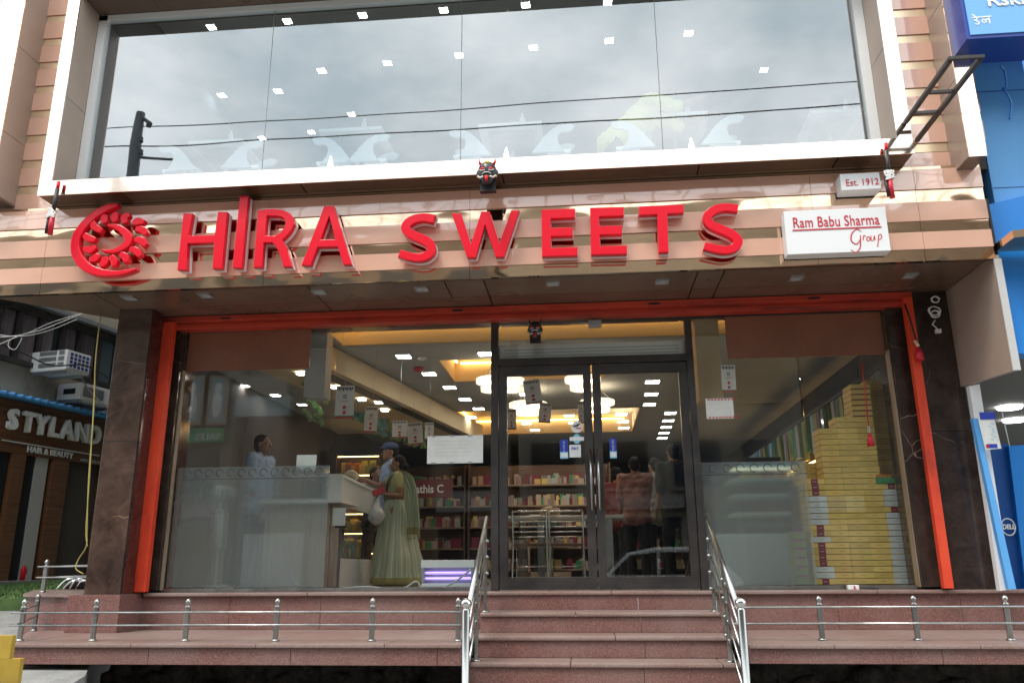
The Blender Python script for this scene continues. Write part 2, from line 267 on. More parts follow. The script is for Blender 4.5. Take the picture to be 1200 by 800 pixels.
def outline_mesh(loops, y0, y1, bev=0.0):
    """(x, z) outlines (holes too) given real depth between y0 (front) and y1; returns a bmesh"""
    cu = bpy.data.curves.new('o', 'CURVE'); cu.dimensions = '2D'; cu.fill_mode = 'BOTH'
    cu.extrude = (y1 - y0) / 2 - bev; cu.bevel_depth = bev; cu.bevel_resolution = 1; cu.offset = -bev
    for lp in loops:
        sp = cu.splines.new('POLY'); sp.points.add(len(lp) - 1); sp.use_cyclic_u = True
        for i, (x, z) in enumerate(lp): sp.points[i].co = (x, z, 0, 1)
    o = bpy.data.objects.new('o', cu); me = bpy.data.meshes.new_from_object(o)
    bm = bmesh.new(); bm.from_mesh(me); bpy.data.objects.remove(o); bpy.data.meshes.remove(me); bpy.data.curves.remove(cu)
    ym = (y0 + y1) / 2
    for v in bm.verts: x, z, d = v.co; v.co = (x, ym - d, z)
    bmesh.ops.remove_doubles(bm, verts=bm.verts, dist=1e-5)
    for f in bm.faces: f.material_index = 0; f.smooth = False
    return bm
def outline(name, loops, y0, y1, m, parent=None, bev=0.0): return fin(name, outline_mesh(loops, y0, y1, bev), m, parent)
def spl(pts, n=8):
    pts = [Vector((p[0], p[1], p[2] if len(p) > 2 else 0)) for p in pts]; out = []
    for i in range(len(pts) - 1):
        a = pts[max(i - 1, 0)]; b = pts[i]; c = pts[i + 1]; d = pts[min(i + 2, len(pts) - 1)]
        for k in range(n):
            t = k / n; out.append(.5 * ((2 * b) + (c - a) * t + (2 * a - 5 * b + 4 * c - d) * t * t + (3 * b - a - 3 * c + d) * t ** 3))
    out.append(pts[-1]); return out
def ribbon(pts, n=8, round_=False):
    """outline of a stroke along a smooth path; pts = (x, z, width)"""
    s = spl(pts, n); L_, R2 = [], []
    for i, p in enumerate(s):
        t = (s[min(i + 1, len(s) - 1)] - s[max(i - 1, 0)]); t.z = 0; t.normalize(); nrm = Vector((-t.y, t.x, 0)); h = p.z / 2
        L_.append((p.x + nrm.x * h, p.y + nrm.y * h)); R2.append((p.x - nrm.x * h, p.y - nrm.y * h))
    return L_ + R2[::-1]
def txt(name, body, size, x, y, z, m, parent=None, extrude=.002, align='LEFT', shear=0, squash=1.0, yaw=0.0, bold=0.0, space=1.0):
    cu = bpy.data.curves.new('t', 'FONT'); cu.body = body; cu.size = size; cu.extrude = extrude; cu.align_x = align; cu.shear = shear; cu.offset = bold; cu.space_character = space; cu.resolution_u = 3
    o = bpy.data.objects.new('t', cu); me = bpy.data.meshes.new_from_object(o); bpy.data.objects.remove(o); bpy.data.curves.remove(cu)
    bm = bmesh.new(); bm.from_mesh(me); bpy.data.meshes.remove(me)
    M = Matrix.Translation((x, y, z)) @ Matrix.Rotation(yaw, 4, 'Z') @ Matrix.Rotation(math.pi / 2, 4, 'X') @ Matrix.Diagonal((squash, 1, 1, 1))
    bmesh.ops.transform(bm, matrix=M, verts=bm.verts)
    for f in bm.faces: f.material_index = 0
    return fin(name, bm, m, parent)

# =================================================================== GROUND
GZ = -0.95
bm = bmesh.new(); abox(bm, -400, 400, -400, 5.2, GZ - .3, GZ); street = tag(fin('road', bm, 'asphalt'), kind='structure')
bm = bmesh.new(); abox(bm, -400, 400, 5.2, 400, GZ - .3, GZ + .004); tag(fin('ground', bm, 'concrete'), kind='structure')
# concrete apron climbing on the left towards the neighbour's terrace
bm = bmesh.new()
g = [(-40, 3.6, GZ + .008), (-3.4, 3.6, GZ + .008), (-3.5, 5.75, -.50), (-4.2, 7.0, -.46), (-5.3, 9.4, -.17), (-5.3, 40, -.17), (-40, 40, -.17), (-40, 8.6, -.17), (-40, 5.75, -.50)]
v = [bm.verts.new(p) for p in g]; lo = [bm.verts.new((p[0], p[1], GZ - .2)) for p in g]
bm.faces.new((v[0], v[1], v[2], v[8])); bm.faces.new((v[8], v[2], v[3], v[4], v[7])); bm.faces.new((v[4], v[5], v[6], v[7]))
for i in range(9): bm.faces.new((v[i], v[(i + 1) % 9], lo[(i + 1) % 9], lo[i]))
bm.faces.new(lo[::-1]); bmesh.ops.triangulate(bm, faces=bm.faces[:3]); tag(fin('ramp', bm, 'concrete'), kind='structure')

# =================================================================== SHOP BUILDING
FY = 6.35; BY = 6.10; GY = 7.40                     # fascia front, box-window front, shop glass
XL, XR = -5.70, 3.28
shop = thing('sweet_shop_building', 'two storey sweet shop front clad in pink and rose gold panels', 'shop', (-.9, 7.4, GZ))
# fascia: matte pink bands and mirror strips, each in sheets butted along the front
fas = fin('fascia', (lambda b: (abox(b, XL, XR - .002, FY + .03, FY + .056, 2.534, 3.34), b)[1])(bmesh.new()), 'black_joint', shop)
joints = [XL, -4.72, -2.70, -.92, 1.92, 2.75, XR]
bands = [(2.530, 2.625, 'gold_mirror', 0), (2.628, 2.775, 'acp_pink', -.010), (2.778, 2.868, 'gold_mirror', .004), (2.871, 3.035, 'acp_pink', -.010), (3.038, 3.145, 'gold_mirror', .004), (3.148, 3.325, 'acp_pink', -.010), (3.328, 3.352, 'gold_mirror', .0)]
for z0, z1, m, dy in bands:
    for a, b in zip(joints, joints[1:]): sbox('mirror_strip' if m == 'gold_mirror' else 'panel', ((a + b) / 2, FY + dy + .012, (z0 + z1) / 2), (b - a - .003, .03, z1 - z0), m, fas)
# soffit: panels with open joints
sof = fin('soffit', (lambda b: (abox(b, -4.3, XR - .01, FY + .045, 7.95, 2.58, 2.66), b)[1])(bmesh.new()), 'black_joint', shop)
DG = [(-5.33, 6.40), (-4.308, 6.40), (-4.308, 7.42), (-4.33, 7.42)]
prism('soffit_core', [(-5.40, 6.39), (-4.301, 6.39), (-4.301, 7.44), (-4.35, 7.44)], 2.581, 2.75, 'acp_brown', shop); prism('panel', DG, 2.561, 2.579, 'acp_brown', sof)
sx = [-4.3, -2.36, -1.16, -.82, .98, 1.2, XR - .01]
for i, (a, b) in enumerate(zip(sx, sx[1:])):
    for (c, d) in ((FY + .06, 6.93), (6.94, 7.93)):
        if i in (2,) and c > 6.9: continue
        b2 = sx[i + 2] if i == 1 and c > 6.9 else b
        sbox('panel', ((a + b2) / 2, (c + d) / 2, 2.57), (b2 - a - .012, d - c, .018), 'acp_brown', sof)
# return panel closing the porch on the right
bm = bmesh.new(); q = [(FY + .0, 1.62), (7.46, 1.70), (7.46, 2.56), (FY + .0, 2.56)]
a = [bm.verts.new((3.27, y, z)) for y, z in q]; b = [bm.verts.new((3.31, y, z)) for y, z in q]; bm.faces.new(a); bm.faces.new(b[::-1])
for i in range(4): bm.faces.new((a[i], b[i], b[(i + 1) % 4], a[(i + 1) % 4]))
fin('side_panel', bm, 'acp_taupe', shop); box('edge_trim', 3.262, 3.318, FY - .012, FY - .002, 1.62, 2.525, 'white_aluminium', shop)
# pillars
pl = box('pillar', -4.335, -4.01, 6.95, 7.155, 0.0, 2.56, 'marble_brown', shop, .004)
box('pillar_back', -4.335, -4.05, 7.158, 7.9, 0.0, 2.56, 'marble_dark', shop)
box('side_cladding', -4.0085, -4.002, 6.965, 7.15, 0.0, 2.56, 'marble_maroon', shop)
pj = fin('pillar_joint', (lambda b: (abox(b, -4.337, -4.008, 6.948, 6.952, 1.318, 1.324), b)[1])(bmesh.new()), 'black_joint', pl)
pr = box('pillar', 2.95, 3.31, 7.245, 7.9, 0.003, 1.30, 'marble_dark', shop, .003)
box('pillar', 2.95, 3.31, 7.245, 7.9, 1.303, 2.56, 'marble_dark', shop, .003)
box('jamb', -4.045, -3.87, 7.30, 7.62, 0.02, 2.56, 'marble_dark', shop, .003); box('jamb', 2.75, 2.93, 7.30, 7.62, 0.02, 2.56, 'marble_dark', shop, .003)
box('jamb_bead', -3.868, -3.855, 7.35, 7.395, 0.02, 2.06, 'wood_light', shop); box('jamb_bead', 2.735, 2.747, 7.33, 7.42, 0.02, 2.06, 'wood_light', shop)
# ---- upper storey: cladding behind the projecting box windows
def cladding(x0, x1, zs, n):
    bk = box('cladding', x0, x1, 6.46, 6.6, 3.36, 6.6, 'black_joint', shop)
    for k in range(n):
        z = zs + k * .262
        sbox('mirror_strip', ((x0 + x1) / 2, 6.437, z), (x1 - x0, .03, .078), 'gold_satin', bk)
        sbox('panel', ((x0 + x1) / 2, 6.425, z + .131), (x1 - x0, .03, .178), 'acp_pink', bk)
cladding(-5.7, -4.705, 3.575, 8); cladding(2.685, 3.40, 3.56, 8)
box('parapet_strip', -5.7, -4.705, 6.41, 6.46, 3.365, 3.53, 'acp_pink', shop); box('parapet_strip', 2.685, 3.27, 6.41, 6.46, 3.365, 3.51, 'acp_pink', shop)
def box_window(xo0, xo1, xi0, xi1, zo, zi, ztop, right=True, left=True):
    f = box('box_frame', xo0, xo1, BY, BY + .012, zo, zi, 'rose_mirror', shop)
    if left: box('frame_face', xo0, xi0, BY, BY + .012, zi + .001, ztop + .4, 'rose_mirror', f)
    if right: box('frame_face', xi1, xo1, BY, BY + .012, zi + .001, ztop + .4, 'rose_mirror', f)
    return f
f = box_window(-4.70, 2.68, -4.585, 2.565, 3.352, 3.49, 5.42)
box('core', -4.69, 2.67, BY + .013, 6.46, 3.375, 3.45, 'black_joint', f)
ux = [-4.70, -3.95, -2.35, -.62, 1.0, 2.1, 2.68]
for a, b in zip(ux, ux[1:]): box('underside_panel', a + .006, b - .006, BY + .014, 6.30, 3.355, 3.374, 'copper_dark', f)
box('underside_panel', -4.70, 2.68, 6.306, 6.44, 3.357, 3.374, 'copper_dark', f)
for s, x0, x1 in ((0, -4.69, -4.585), (1, 2.565, 2.67)):
    for z0, z1 in ((3.492, 4.33), (4.336, 5.6)): box('reveal_panel', x0, x1, BY + .014, 6.40, z0, z1, 'acp_taupe', f)
for a, b in zip(ux, ux[1:]): box('head_panel', max(a, -4.58) + .003, min(b, 2.56) - .003, BY + .014, 6.40, 5.405, 5.43, 'acp_brown', f)
box('head_core', -4.58, 2.56, BY + .014, 6.6, 5.431, 5.9, 'black_joint', f)
# white frame and four panes
uw = box('upper_window', -4.584, 2.564, 6.405, 6.47, 3.492, 3.56, 'white_paint', shop)
box('frame', -4.584, -4.50, 6.405, 6.47, 3.56, 5.40, 'white_paint', uw); box('frame', 2.48, 2.564, 6.405, 6.47, 3.56, 5.40, 'white_paint', uw)
box('frame', -4.584, 2.564, 6.405, 6.47, 5.345, 5.402, 'white_paint', uw)
pj = [-4.50, -2.83, -1.02, .75, 2.48]
for a, b in zip(pj, pj[1:]): box('pane', a + .003, b - .003, 6.43, 6.436, 3.56, 5.345, 'glass_upper', uw)
for x in pj[1:-1]: box('seal', x - .002, x + .002, 6.428, 6.438, 3.56, 5.345, 'wall_grey', uw)
# the next projecting frame on the far left, and the pier on the right
nf = box('box_frame', -5.36, -5.135, BY, BY + .012, 3.40, 6.4, 'rose_mirror', shop)
for z0, z1 in ((3.42, 4.02), (4.026, 4.9), (4.906, 6.4)): box('reveal_panel', -5.16, -5.137, BY + .014, 6.44, z0, z1, 'acp_taupe', nf)
box('underside_panel', -5.36, -5.137, BY + .014, 6.44, 3.40, 3.418, 'acp_brown', nf); box('pane', -6.4, -5.37, 6.2, 6.21, 3.4, 6.4, 'glass_upper', nf)
pf = box('pier', 3.09, 3.225, BY, BY + .012, 3.30, 6.4, 'rose_mirror', shop)
for z0, z1 in ((3.31, 4.0), (4.006, 4.75), (4.756, 6.4)): box('reveal_panel', 3.092, 3.225, BY + .014, 6.42, z0, z1, 'acp_taupe', pf)
box('underside_panel', 3.09, 3.225, BY + .014, 6.42, 3.30, 3.308, 'acp_brown', pf)
box('upper_wall', -5.7, -4.72, 6.605, 6.75, 3.36, 7.4, 'wall_grey', shop); box('upper_wall', 2.70, 3.42, 6.605, 6.75, 3.36, 7.4, 'wall_grey', shop); box('upper_wall', -4.72, 2.70, 6.605, 6.75, 5.92, 7.4, 'wall_grey', shop)
box('roof', -5.7, 3.42, 6.6, 19.95, 7.4, 7.55, 'concrete', shop); box('floor_slab', -4.6, 3.3, 6.62, 19.95, 3.02, 3.34, 'ceiling_grey', shop)
box('interior_wall', -4.75, -4.62, 6.76, 20, 3.35, 7.4, 'wall_upper', shop); box('interior_wall', 3.35, 3.5, 6.76, 20, 3.35, 7.4, 'wall_upper', shop); box('interior_wall', -4.6, 3.3, 13, 13.2, 3.35, 7.4, 'wall_upper', shop)
box('upper_ceiling', -4.6, 3.34, 6.76, 12.98, 6.05, 6.12, 'ceiling_grey', shop)
# ---- shop windows
lw = box('shop_window', -3.853, -.86, 7.375, 7.43, 0.004, .035, 'steel', shop)
box('head_rail', -3.853, -.86, 7.375, 7.43, 2.46, 2.52, 'frame_black', lw)
box('pane', -3.85, -2.365, 7.398, 7.408, .036, 2.46, 'glass_shop', lw); box('pane', -2.36, -.862, 7.398, 7.408, .036, 2.46, 'glass_shop', lw)
box('copper_panel', -3.85, -2.62, 7.388, 7.396, 2.055, 2.46, 'acp_copper', lw)
box('frosted_film', -3.84, -2.37, 7.410, 7.412, .04, 1.125, 'frosted_film', lw)
rw = box('shop_window', 1.02, 2.733, 7.375, 7.43, 0.004, .035, 'steel', shop)
box('head_rail', 1.02, 2.733, 7.375, 7.43, 2.43, 2.52, 'frame_black', rw)
box('pane', 1.022, 1.955, 7.398, 7.408, .036, 2.43, 'glass_shop', rw); box('pane', 1.96, 2.73, 7.398, 7.408, .036, 2.43, 'glass_shop', rw)
box('copper_panel', 1.33, 2.73, 7.388, 7.396, 2.03, 2.43, 'acp_copper', rw); box('frosted_film', 1.025, 1.93, 7.410, 7.412, .04, 1.09, 'frosted_film', rw)
for x0, x1, zc, par in ((-3.8, -2.42, 1.07, lw), (1.07, 1.9, 1.035, rw)):            # border of printed rings on the film
    bm = bmesh.new(); n = int((x1 - x0) / .105)
    for k in range(n):
        cx = x0 + (k + .5) * (x1 - x0) / n; ri = [[bm.verts.new((cx + rr * math.cos(t), 7.4095, zc + rr * math.sin(t))) for t in [2 * math.pi * i / 20 for i in range(17)]] for rr in (.030, .038)]
        for i in range(16): bm.faces.new((ri[0][i], ri[0][i + 1], ri[1][i + 1], ri[1][i]))
    abox(bm, x0 - .04, x1 + .04, 7.4092, 7.4097, zc - .06, zc - .053)
    fin('ring_print', bm, 'print_dark', par)
# ---- entrance door: frame, transom with glass, two leaves
door = box('entrance_door', -.857, -.79, 7.36, 7.45, 0.003, 2.50, 'frame_black', shop, .003)
box('frame_post', .955, 1.017, 7.36, 7.45, 0.003, 2.50, 'frame_black', door, .003); box('frame_head', -.79, .955, 7.362, 7.448, 2.44, 2.50, 'frame_black', door)
box('transom', -.79, .955, 7.362, 7.448, 2.02, 2.085, 'frame_black', door); box('transom_pane', -.79, .955, 7.40, 7.408, 2.085, 2.44, 'glass_shop', door)
for s, x0, x1 in ((0, -.785, .072), (1, .084, .950)):
    lf = box('door_leaf', x0, x1, 7.375, 7.44, .012, .115, 'frame_black', door, .002)
    box('stile', x0, x0 + .075, 7.375, 7.44, .116, 1.925, 'frame_black', lf, .002); box('stile', x1 - .075, x1, 7.375, 7.44, .116, 1.925, 'frame_black', lf, .002)
    box('top_rail', x0, x1, 7.375, 7.44, 1.926, 2.012, 'frame_black', lf, .002); box('pane', x0 + .075, x1 - .075, 7.40, 7.408, .115, 1.926, 'glass_shop', lf)
    hx = x1 - .028 if s == 0 else x0 + .028
    bm = bmesh.new(); atube(bm, [(hx, 7.325, .68), (hx, 7.325, 1.215)], .011, 10); atube(bm, [(hx, 7.325, .74), (hx, 7.374, .74)], .008); atube(bm, [(hx, 7.325, 1.16), (hx, 7.374, 1.16)], .008)
    fin('handle', bm, 'steel', lf)
bm = bmesh.new(); abox(bm, -.80, .955, 7.46, 7.62, 2.10, 2.245, .02); ac = tag(fin('air_curtain', bm, 'white_aluminium'), 'long pale air curtain box behind the glass over the doors', 'air curtain')
for k in range(3): box('louvre', -.74, .9, 7.452, 7.459, 2.125 + k * .03, 2.135 + k * .03, 'galvanised', ac)
# ---- rolling shutter: orange guides, dirty red housing under the soffit
sh = thing('rolling_shutter', 'orange red rolling shutter housing and side guides around the shop windows', 'shutter', (-.5, 7.2, 0))
hs = box('housing', -4.04, 2.94, 7.235, 7.36, 2.44, 2.555, 'paint_dirty_red', sh)
box('housing_lip', -4.05, 2.95, 7.19, 7.233, 2.500, 2.553, 'paint_dirty_red', sh, .004); box('housing_lip', -4.0, 2.9, 7.215, 7.2345, 2.432, 2.475, 'paint_dirty_red', sh, .004)
box('guide_rail', -4.04, -3.905, 7.165, 7.23, .012, 2.497, 'paint_orange', sh, .003)
box('guide_rail', 2.865, 2.94, 7.165, 7.23, .012, 2.497, 'paint_orange', sh, .003)
box('guide_foot', -4.0, -3.90, 7.157, 7.163, .012, .12, 'paint_orange', sh, .002); box('bracket_bolt', -1.7, -1.66, 7.22, 7.234, 2.455, 2.475, 'black_rubber', sh)
for x in (-3.45, -1.2, .62, 2.05): box('hook_plate', x, x + .1, 7.185, 7.1895, 2.512, 2.53, 'black_rubber', sh)

# =================================================================== GRANITE LEDGES AND STEPS
led = thing('granite_ledge', 'red granite ledge running left of the steps below the long window', 'ledge', (-2.5, 6.5, -.45))
def slabs(name, x0, x1, y0, y1, z0, z1, w_, m, par, bev=.004, gap=.003, off=0):
    x = x0
    while x < x1 - .05:
        e = min(x + w_ * (1 if x > x0 or not off else off), x1)
        if x1 - e < .12: e = x1
        sbox(name, ((x + e) / 2, (y0 + y1) / 2, (z0 + z1) / 2), (e - x - gap, y1 - y0, z1 - z0), m, par, bev); x = e
slabs('tread_slab', -4.23, -.90, 5.935, 7.30, -.335, -.31, .93, 'granite_tread', led, .006)
slabs('front_slab', -4.22, -.90, 5.96, 5.985, -.452, -.3365, 1.05, 'granite_red', led)
prism('end_slab', [(-4.235, 5.935), (-4.235, 7.3), (-5.0, 7.3)], -.335, -.31, 'granite_tread', led)
prism('end_face', [(-4.222, 5.965), (-4.222, 7.28), (-4.98, 7.28)], -.452, -.3365, 'granite_red', led)
box('core', -4.215, -.905, 5.99, 7.3, -.445, -.337, 'rubble', led)
slabs('riser_slab', -3.985, -.90, 7.275, 7.30, -.309, -.03, .82, 'granite_red', led)
slabs('sill_slab', -3.96, -.90, 7.235, 7.372, -.029, .001, 1.5, 'granite_tread', led, .008)
plin = thing('pillar_plinth', 'red granite plinth block under the brown marble pillar', 'plinth', (-4.17, 7.1, -.31))
box('front_slab', -4.45, -3.985, 6.92, 6.944, -.309, -.001, 'granite_red', plin, .003); box('side_slab', -4.008, -3.984, 6.946, 7.27, -.309, -.001, 'granite_red', plin, .003); box('core', -4.44, -4.01, 6.946, 7.3, -.309, -.004, 'rubble', plin)
wing = thing('side_landing', 'low granite landing left of the brown pillar carrying the rear rail', 'landing', (-4.9, 7.6, -.31))
prism('top_slab', [(-4.455, 7.1), (-4.455, 8.7), (-6.0, 8.7), (-5.25, 7.5), (-5.1, 7.25)], -.028, -.003, 'granite_tread', wing)
prism('face_slab', [(-4.453, 7.13), (-4.453, 8.6), (-5.9, 8.6), (-5.22, 7.52), (-5.07, 7.28)], -.45, -.029, 'granite_red', wing)
ledr = thing('granite_ledge', 'red granite ledge running right of the steps below the window with stacked boxes', 'ledge', (2.6, 6.5, -.45))
slabs('tread_slab', 1.06, 4.6, 5.935, 7.30, -.335, -.31, .93, 'granite_tread', ledr, .006, off=.6)
slabs('front_slab', 1.06, 4.6, 5.96, 5.985, -.432, -.3365, 1.25, 'granite_red', ledr); box('core', 1.07, 4.59, 5.99, 7.3, -.425, -.337, 'rubble', ledr)
slabs('riser_slab', 1.06, 4.6, 7.275, 7.30, -.309, -.03, .98, 'granite_red', ledr); slabs('sill_slab', 1.06, 4.6, 7.235, 7.372, -.029, .001, 1.3, 'granite_tread', ledr, .008)
steps = thing('entrance_steps', 'flight of red granite steps with pale nosings up to the doors', 'steps', (.08, 6.2, GZ))
for k in range(6):
    z = -.155 * k; yf = 7.235 - .325 * k; yb = 7.372 if k == 0 else yf + .335; x0, x1 = (-.895, 1.055) if k < 3 else (-.93, 1.07)
    st = _link(bpy.data.objects.new('step', None), steps, (0, yf, z))
    slabs('tread_slab', x0, x1, yf, yb, z - .030, z + .001, 1.08, 'granite_tread', st, .010, off=.72 if k % 2 else 1)
    slabs('riser_slab', x0, x1, yf + .022, yf + .046, z - .154, z - .031, 1.3, 'granite_red', st, .002)
sub = box('foundation_wall', -4.0, 4.6, 7.0, 7.25, GZ, -.46, 'rubble', shop)
# rubble masonry under the overhanging ledges
bm = bmesh.new()
for i in range(130):
    x = random.uniform(-4.1, 3.6); z = random.uniform(GZ, -.55); s = random.uniform(.05, .13)
    if -.95 < x < 1.1: continue
    asphere(bm, (x, 6.97 + random.uniform(-.03, .05), z), (s * 1.4, s * .6, s * .8), 1)
for v in bm.verts: v.co += Vector((noise.noise(v.co * 9), noise.noise(v.co * 9 + Vector((3, 3, 3))), noise.noise(v.co * 9 + Vector((7, 1, 3))))) * .05
tag(fin('rubble_stone', bm, 'rubble', shop), kind='stuff')

# =================================================================== STEEL RAILS
def rail_post(par, x, y, z, h=.30):
    bm = bmesh.new(); abox(bm, x - .018, x + .018, y - .011, y + .011, z, z + h * .78, .003); alathe(bm, (x, y, z), [(.03, 0), (.03, .012), (.014, .016)], 16)
    p = fin('post', bm, 'steel', par)
    bm = bmesh.new(); alathe(bm, (x, y, z + h * .78), [(.018, 0), (.022, .012), (.010, .02), (.014, .026), (.021, .04), (.020, .052), (.010, .066), (.002, .07)], 16); fin('finial', bm, 'steel', p)
rl = thing('ledge_railing', 'low stainless steel railing along the ledge left of the steps', 'railing', (-2.6, 6.15, -.31))
for x in (-4.40 + .1, -3.72, -3.0, -2.31, -1.59, -.955): rail_post(rl, x, 6.15, -.31)
for dz, n in ((.205, 0), (.115, 1)): tube('rail', [(-4.38, 6.125, -.31 + dz), (-.93, 6.125, -.31 + dz)], .0085, 'steel', rl)
rail_post(rl, -4.86, 7.12, -.31, .31)
for dz in (.22, .125): tube('rail', [(-4.31, 6.12, -.31 + dz), (-4.87, 7.16, -.31 + dz)], .007, 'steel', rl)
rb = thing('landing_railing', 'short steel railing on the raised landing left of the brown pillar', 'railing', (-5.1, 7.7, 0))
rail_post(rb, -5.19, 7.66, -.003, .30)
for dz in (.235, .135):
    tube('rail', [(-5.26, 7.635, dz), (-4.3, 7.635, dz)], .0085, 'steel', rb); tube('rail', [(-5.2, 7.64, dz), (-4.45, 8.65, dz + .03)], .007, 'steel', rb)
rr = thing('ledge_railing', 'low stainless steel railing along the ledge right of the steps', 'railing', (2.5, 6.3, -.31))
for x in (1.63, 2.28, 2.90, 3.6, 4.3): rail_post(rr, x, 6.27, -.31)
for dz in (.225, .115): tube('rail', [(1.02, 6.245, -.31 + dz), (4.6, 6.245, -.31 + dz)], .0085, 'steel', rr)
def handrail(side, x, label, deco):
    t = thing('stair_handrail', label, 'handrail', (x, 6.4, -.46)); s = side
    bm = bmesh.new(); bx, by = (-.835 if s < 0 else .985), 5.72
    alathe(bm, (bx, by, GZ), [(.05, 0), (.05, .015), (.027, .02), (.027, GZ * -1 - .075), (.024, -GZ - .065), (.016, -GZ - .058)], 20); nw = fin('newel_post', bm, 'steel', t, smooth=False)
    sphere('finial', (bx, by, -.03), .036, 'chrome', nw)
    rail_bm = bmesh.new(); top = (x, 7.12, .615); bot = (bx - s * .005, 5.76, -.085)
    for off in (.0,): atube(rail_bm, [(x, 7.16, .60), top, bot], .017, 12)
    fin('top_rail', rail_bm, 'steel', t)
    def zr(y): return bot[2] + (y - bot[1]) * (top[2] - bot[2]) / (top[1] - bot[1])
    for y, z in ((7.0, -.155), (6.36, -.465)):
        bm = bmesh.new(); xb = x + (bx - x) * (7.12 - y) / 1.36; abox(bm, xb - .014, xb + .014, y - .014, y + .014, z, zr(y) - .017, .003); alathe(bm, (xb, y, z), [(.036, 0), (.036, .01), (.022, .014)], 16); fin('baluster', bm, 'steel', t)
    for k in range(3 + deco):
        d = .13 + .13 * k; bm = bmesh.new(); atube(bm, [(x + s * .0, 6.98, zr(6.98) - d), (bx, 5.74, zr(5.74) - d - .02)], .007, 8)
        for y in (6.98, 6.38): asphere(bm, (x - s * .022, y, zr(y) - d), .016, 2)
        fin('slanted_rod', bm, 'steel', t)
    return t
handrail(-1, -.865, 'steel handrail with ball topped post left of the entrance steps', 0)
handrail(1, 1.0, 'steel handrail with ball topped post and slanted rods right of the entrance steps', 1)

# =================================================================== SIGNS ON THE FASCIA
LY = 6.235
def A_(cx, cy, sc): return lambda p: (lambda v: (v.x, v.z))(atY(cx + p[0] / sc, cy + p[1] / sc, LY))
KA, KB, KC, KD = A_(70, 220, 5), A_(300, 220, 5), A_(520, 220, 5), A_(740, 200, 3.75)
def rib(K, pts, n=8):
    """stroke measured as (px, py, width): path on the sign plane, width in metres"""
    o = []
    for x, y, wd in pts:
        a = K((x, y)); b = K((x + wd, y)); o.append((a[0], a[1], b[0] - a[0]))
    return ribbon(o, n)
sgn = thing('shop_name_sign', 'large glossy red letters HIRA SWEETS with white backing on the pink fascia', 'sign', (-.9, LY, 2.6))
LET = [
 (KA, [[(733, 157), (787, 158), (763, 289), (915, 283), (935, 148), (989, 149), (958, 480), (903, 480), (912, 329), (757, 334), (752, 487), (697, 487)]]),
 (KA, [[(1063, 52), (1112, 57), (1074, 477), (1020, 475)]]),
 (KB, [[(18, 142), (60, 133), (115, 131), (165, 138), (205, 156), (228, 185), (230, 218), (215, 252), (192, 282), (160, 312), (185, 355), (216, 467), (167, 470), (142, 385), (118, 342), (100, 328), (52, 328), (42, 472), (-8, 472)],
       [(70, 172), (130, 172), (165, 182), (180, 205), (172, 240), (148, 272), (118, 288), (60, 288)]]),
 (KB, [[(405, 115), (462, 115), (566, 455), (517, 457), (485, 352), (367, 354), (326, 462), (272, 460)], [(434, 172), (384, 312), (470, 310)]]),
 (KB, None, [(1049, 190, 52), (985, 180, 50), (925, 192, 52), (884, 222, 52), (884, 254, 52), (925, 284, 54), (988, 310, 54), (1026, 342, 54), (1026, 382, 52), (985, 410, 50), (925, 412, 48), (843, 390, 48)]),
 (KC, [[(48, 157), (105, 157), (162, 335), (222, 147), (272, 147), (328, 330), (397, 140), (445, 140), (355, 412), (306, 412), (244, 222), (190, 415), (140, 415)]]),
 (KC, [[(573, 135), (770, 130), (770, 183), (627, 188), (628, 243), (756, 240), (757, 289), (629, 292), (630, 360), (785, 355), (785, 405), (577, 410)]]),
 (KC, [[(857, 125), (1055, 120), (1055, 172), (911, 177), (912, 232), (1044, 229), (1045, 280), (914, 283), (916, 350), (1073, 345), (1073, 395), (863, 400)]]),
 (KD, [[(32, 163), (228, 155), (228, 192), (157, 195), (162, 363), (120, 365), (112, 198), (32, 202)]]),
 (KD, None, [(466, 172, 38), (410, 166, 38), (362, 178, 40), (331, 208, 40), (345, 240, 40), (392, 262, 42), (440, 284, 42), (466, 312, 42), (450, 342, 40), (400, 353, 38), (318, 335, 36)]),
]
for it in LET:
    K = it[0]; loops = [[K(p) for p in lp] for lp in it[1]] if it[1] else [rib(K, it[2], 5)]
    lo = outline('letter', loops, LY - .028, LY + .028, 'sign_red', sgn, .004)
    outline('backing', [[(x + .004, z - .004) for x, z in lp] for lp in loops], LY + .030, LY + .062, 'acrylic_white', lo)
    outline('standoff', [[(x + .002, z - .002) for x, z in lp] for lp in loops], LY + .063, LY + .075, 'sign_red', lo)
lg = thing('sun_emblem_sign', 'glossy red round emblem of swirling petals left of the shop name', 'emblem', (-3.9, LY, 2.6))
cres = [[(345, 104, 20), (290, 117, 42), (215, 160, 46), (140, 230, 50), (97, 312, 52), (106, 400, 56), (160, 465, 54), (240, 498, 46), (330, 505, 34), (400, 494, 26), (455, 478, 12)],
        [(285, 224, 14), (345, 235, 34), (398, 278, 46), (402, 325, 46), (355, 362, 36), (300, 376, 24), (252, 368, 12)]]
for c in cres: outline('swirl', [rib(KA, c, 6)], LY - .02, LY + .05, 'sign_red', lg, .009)
pet = [((270, 158), (262, 185), (270, 210)), ((345, 148), (322, 170), (330, 203)), ((412, 158), (380, 175), (388, 210)), ((500, 205), (460, 196), (430, 212)), ((447, 243), (485, 247), (513, 275)), ((440, 308), (480, 308), (510, 340)), ((412, 360), (450, 370), (476, 405)), ((355, 388), (385, 405), (398, 440)), ((303, 400), (322, 430), (322, 462)), ((266, 405), (270, 435), (240, 462)), ((228, 388), (215, 415), (176, 425)), ((214, 347), (180, 368), (142, 357)), ((145, 274), (170, 298), (214, 308)), ((193, 200), (208, 232), (250, 258))]
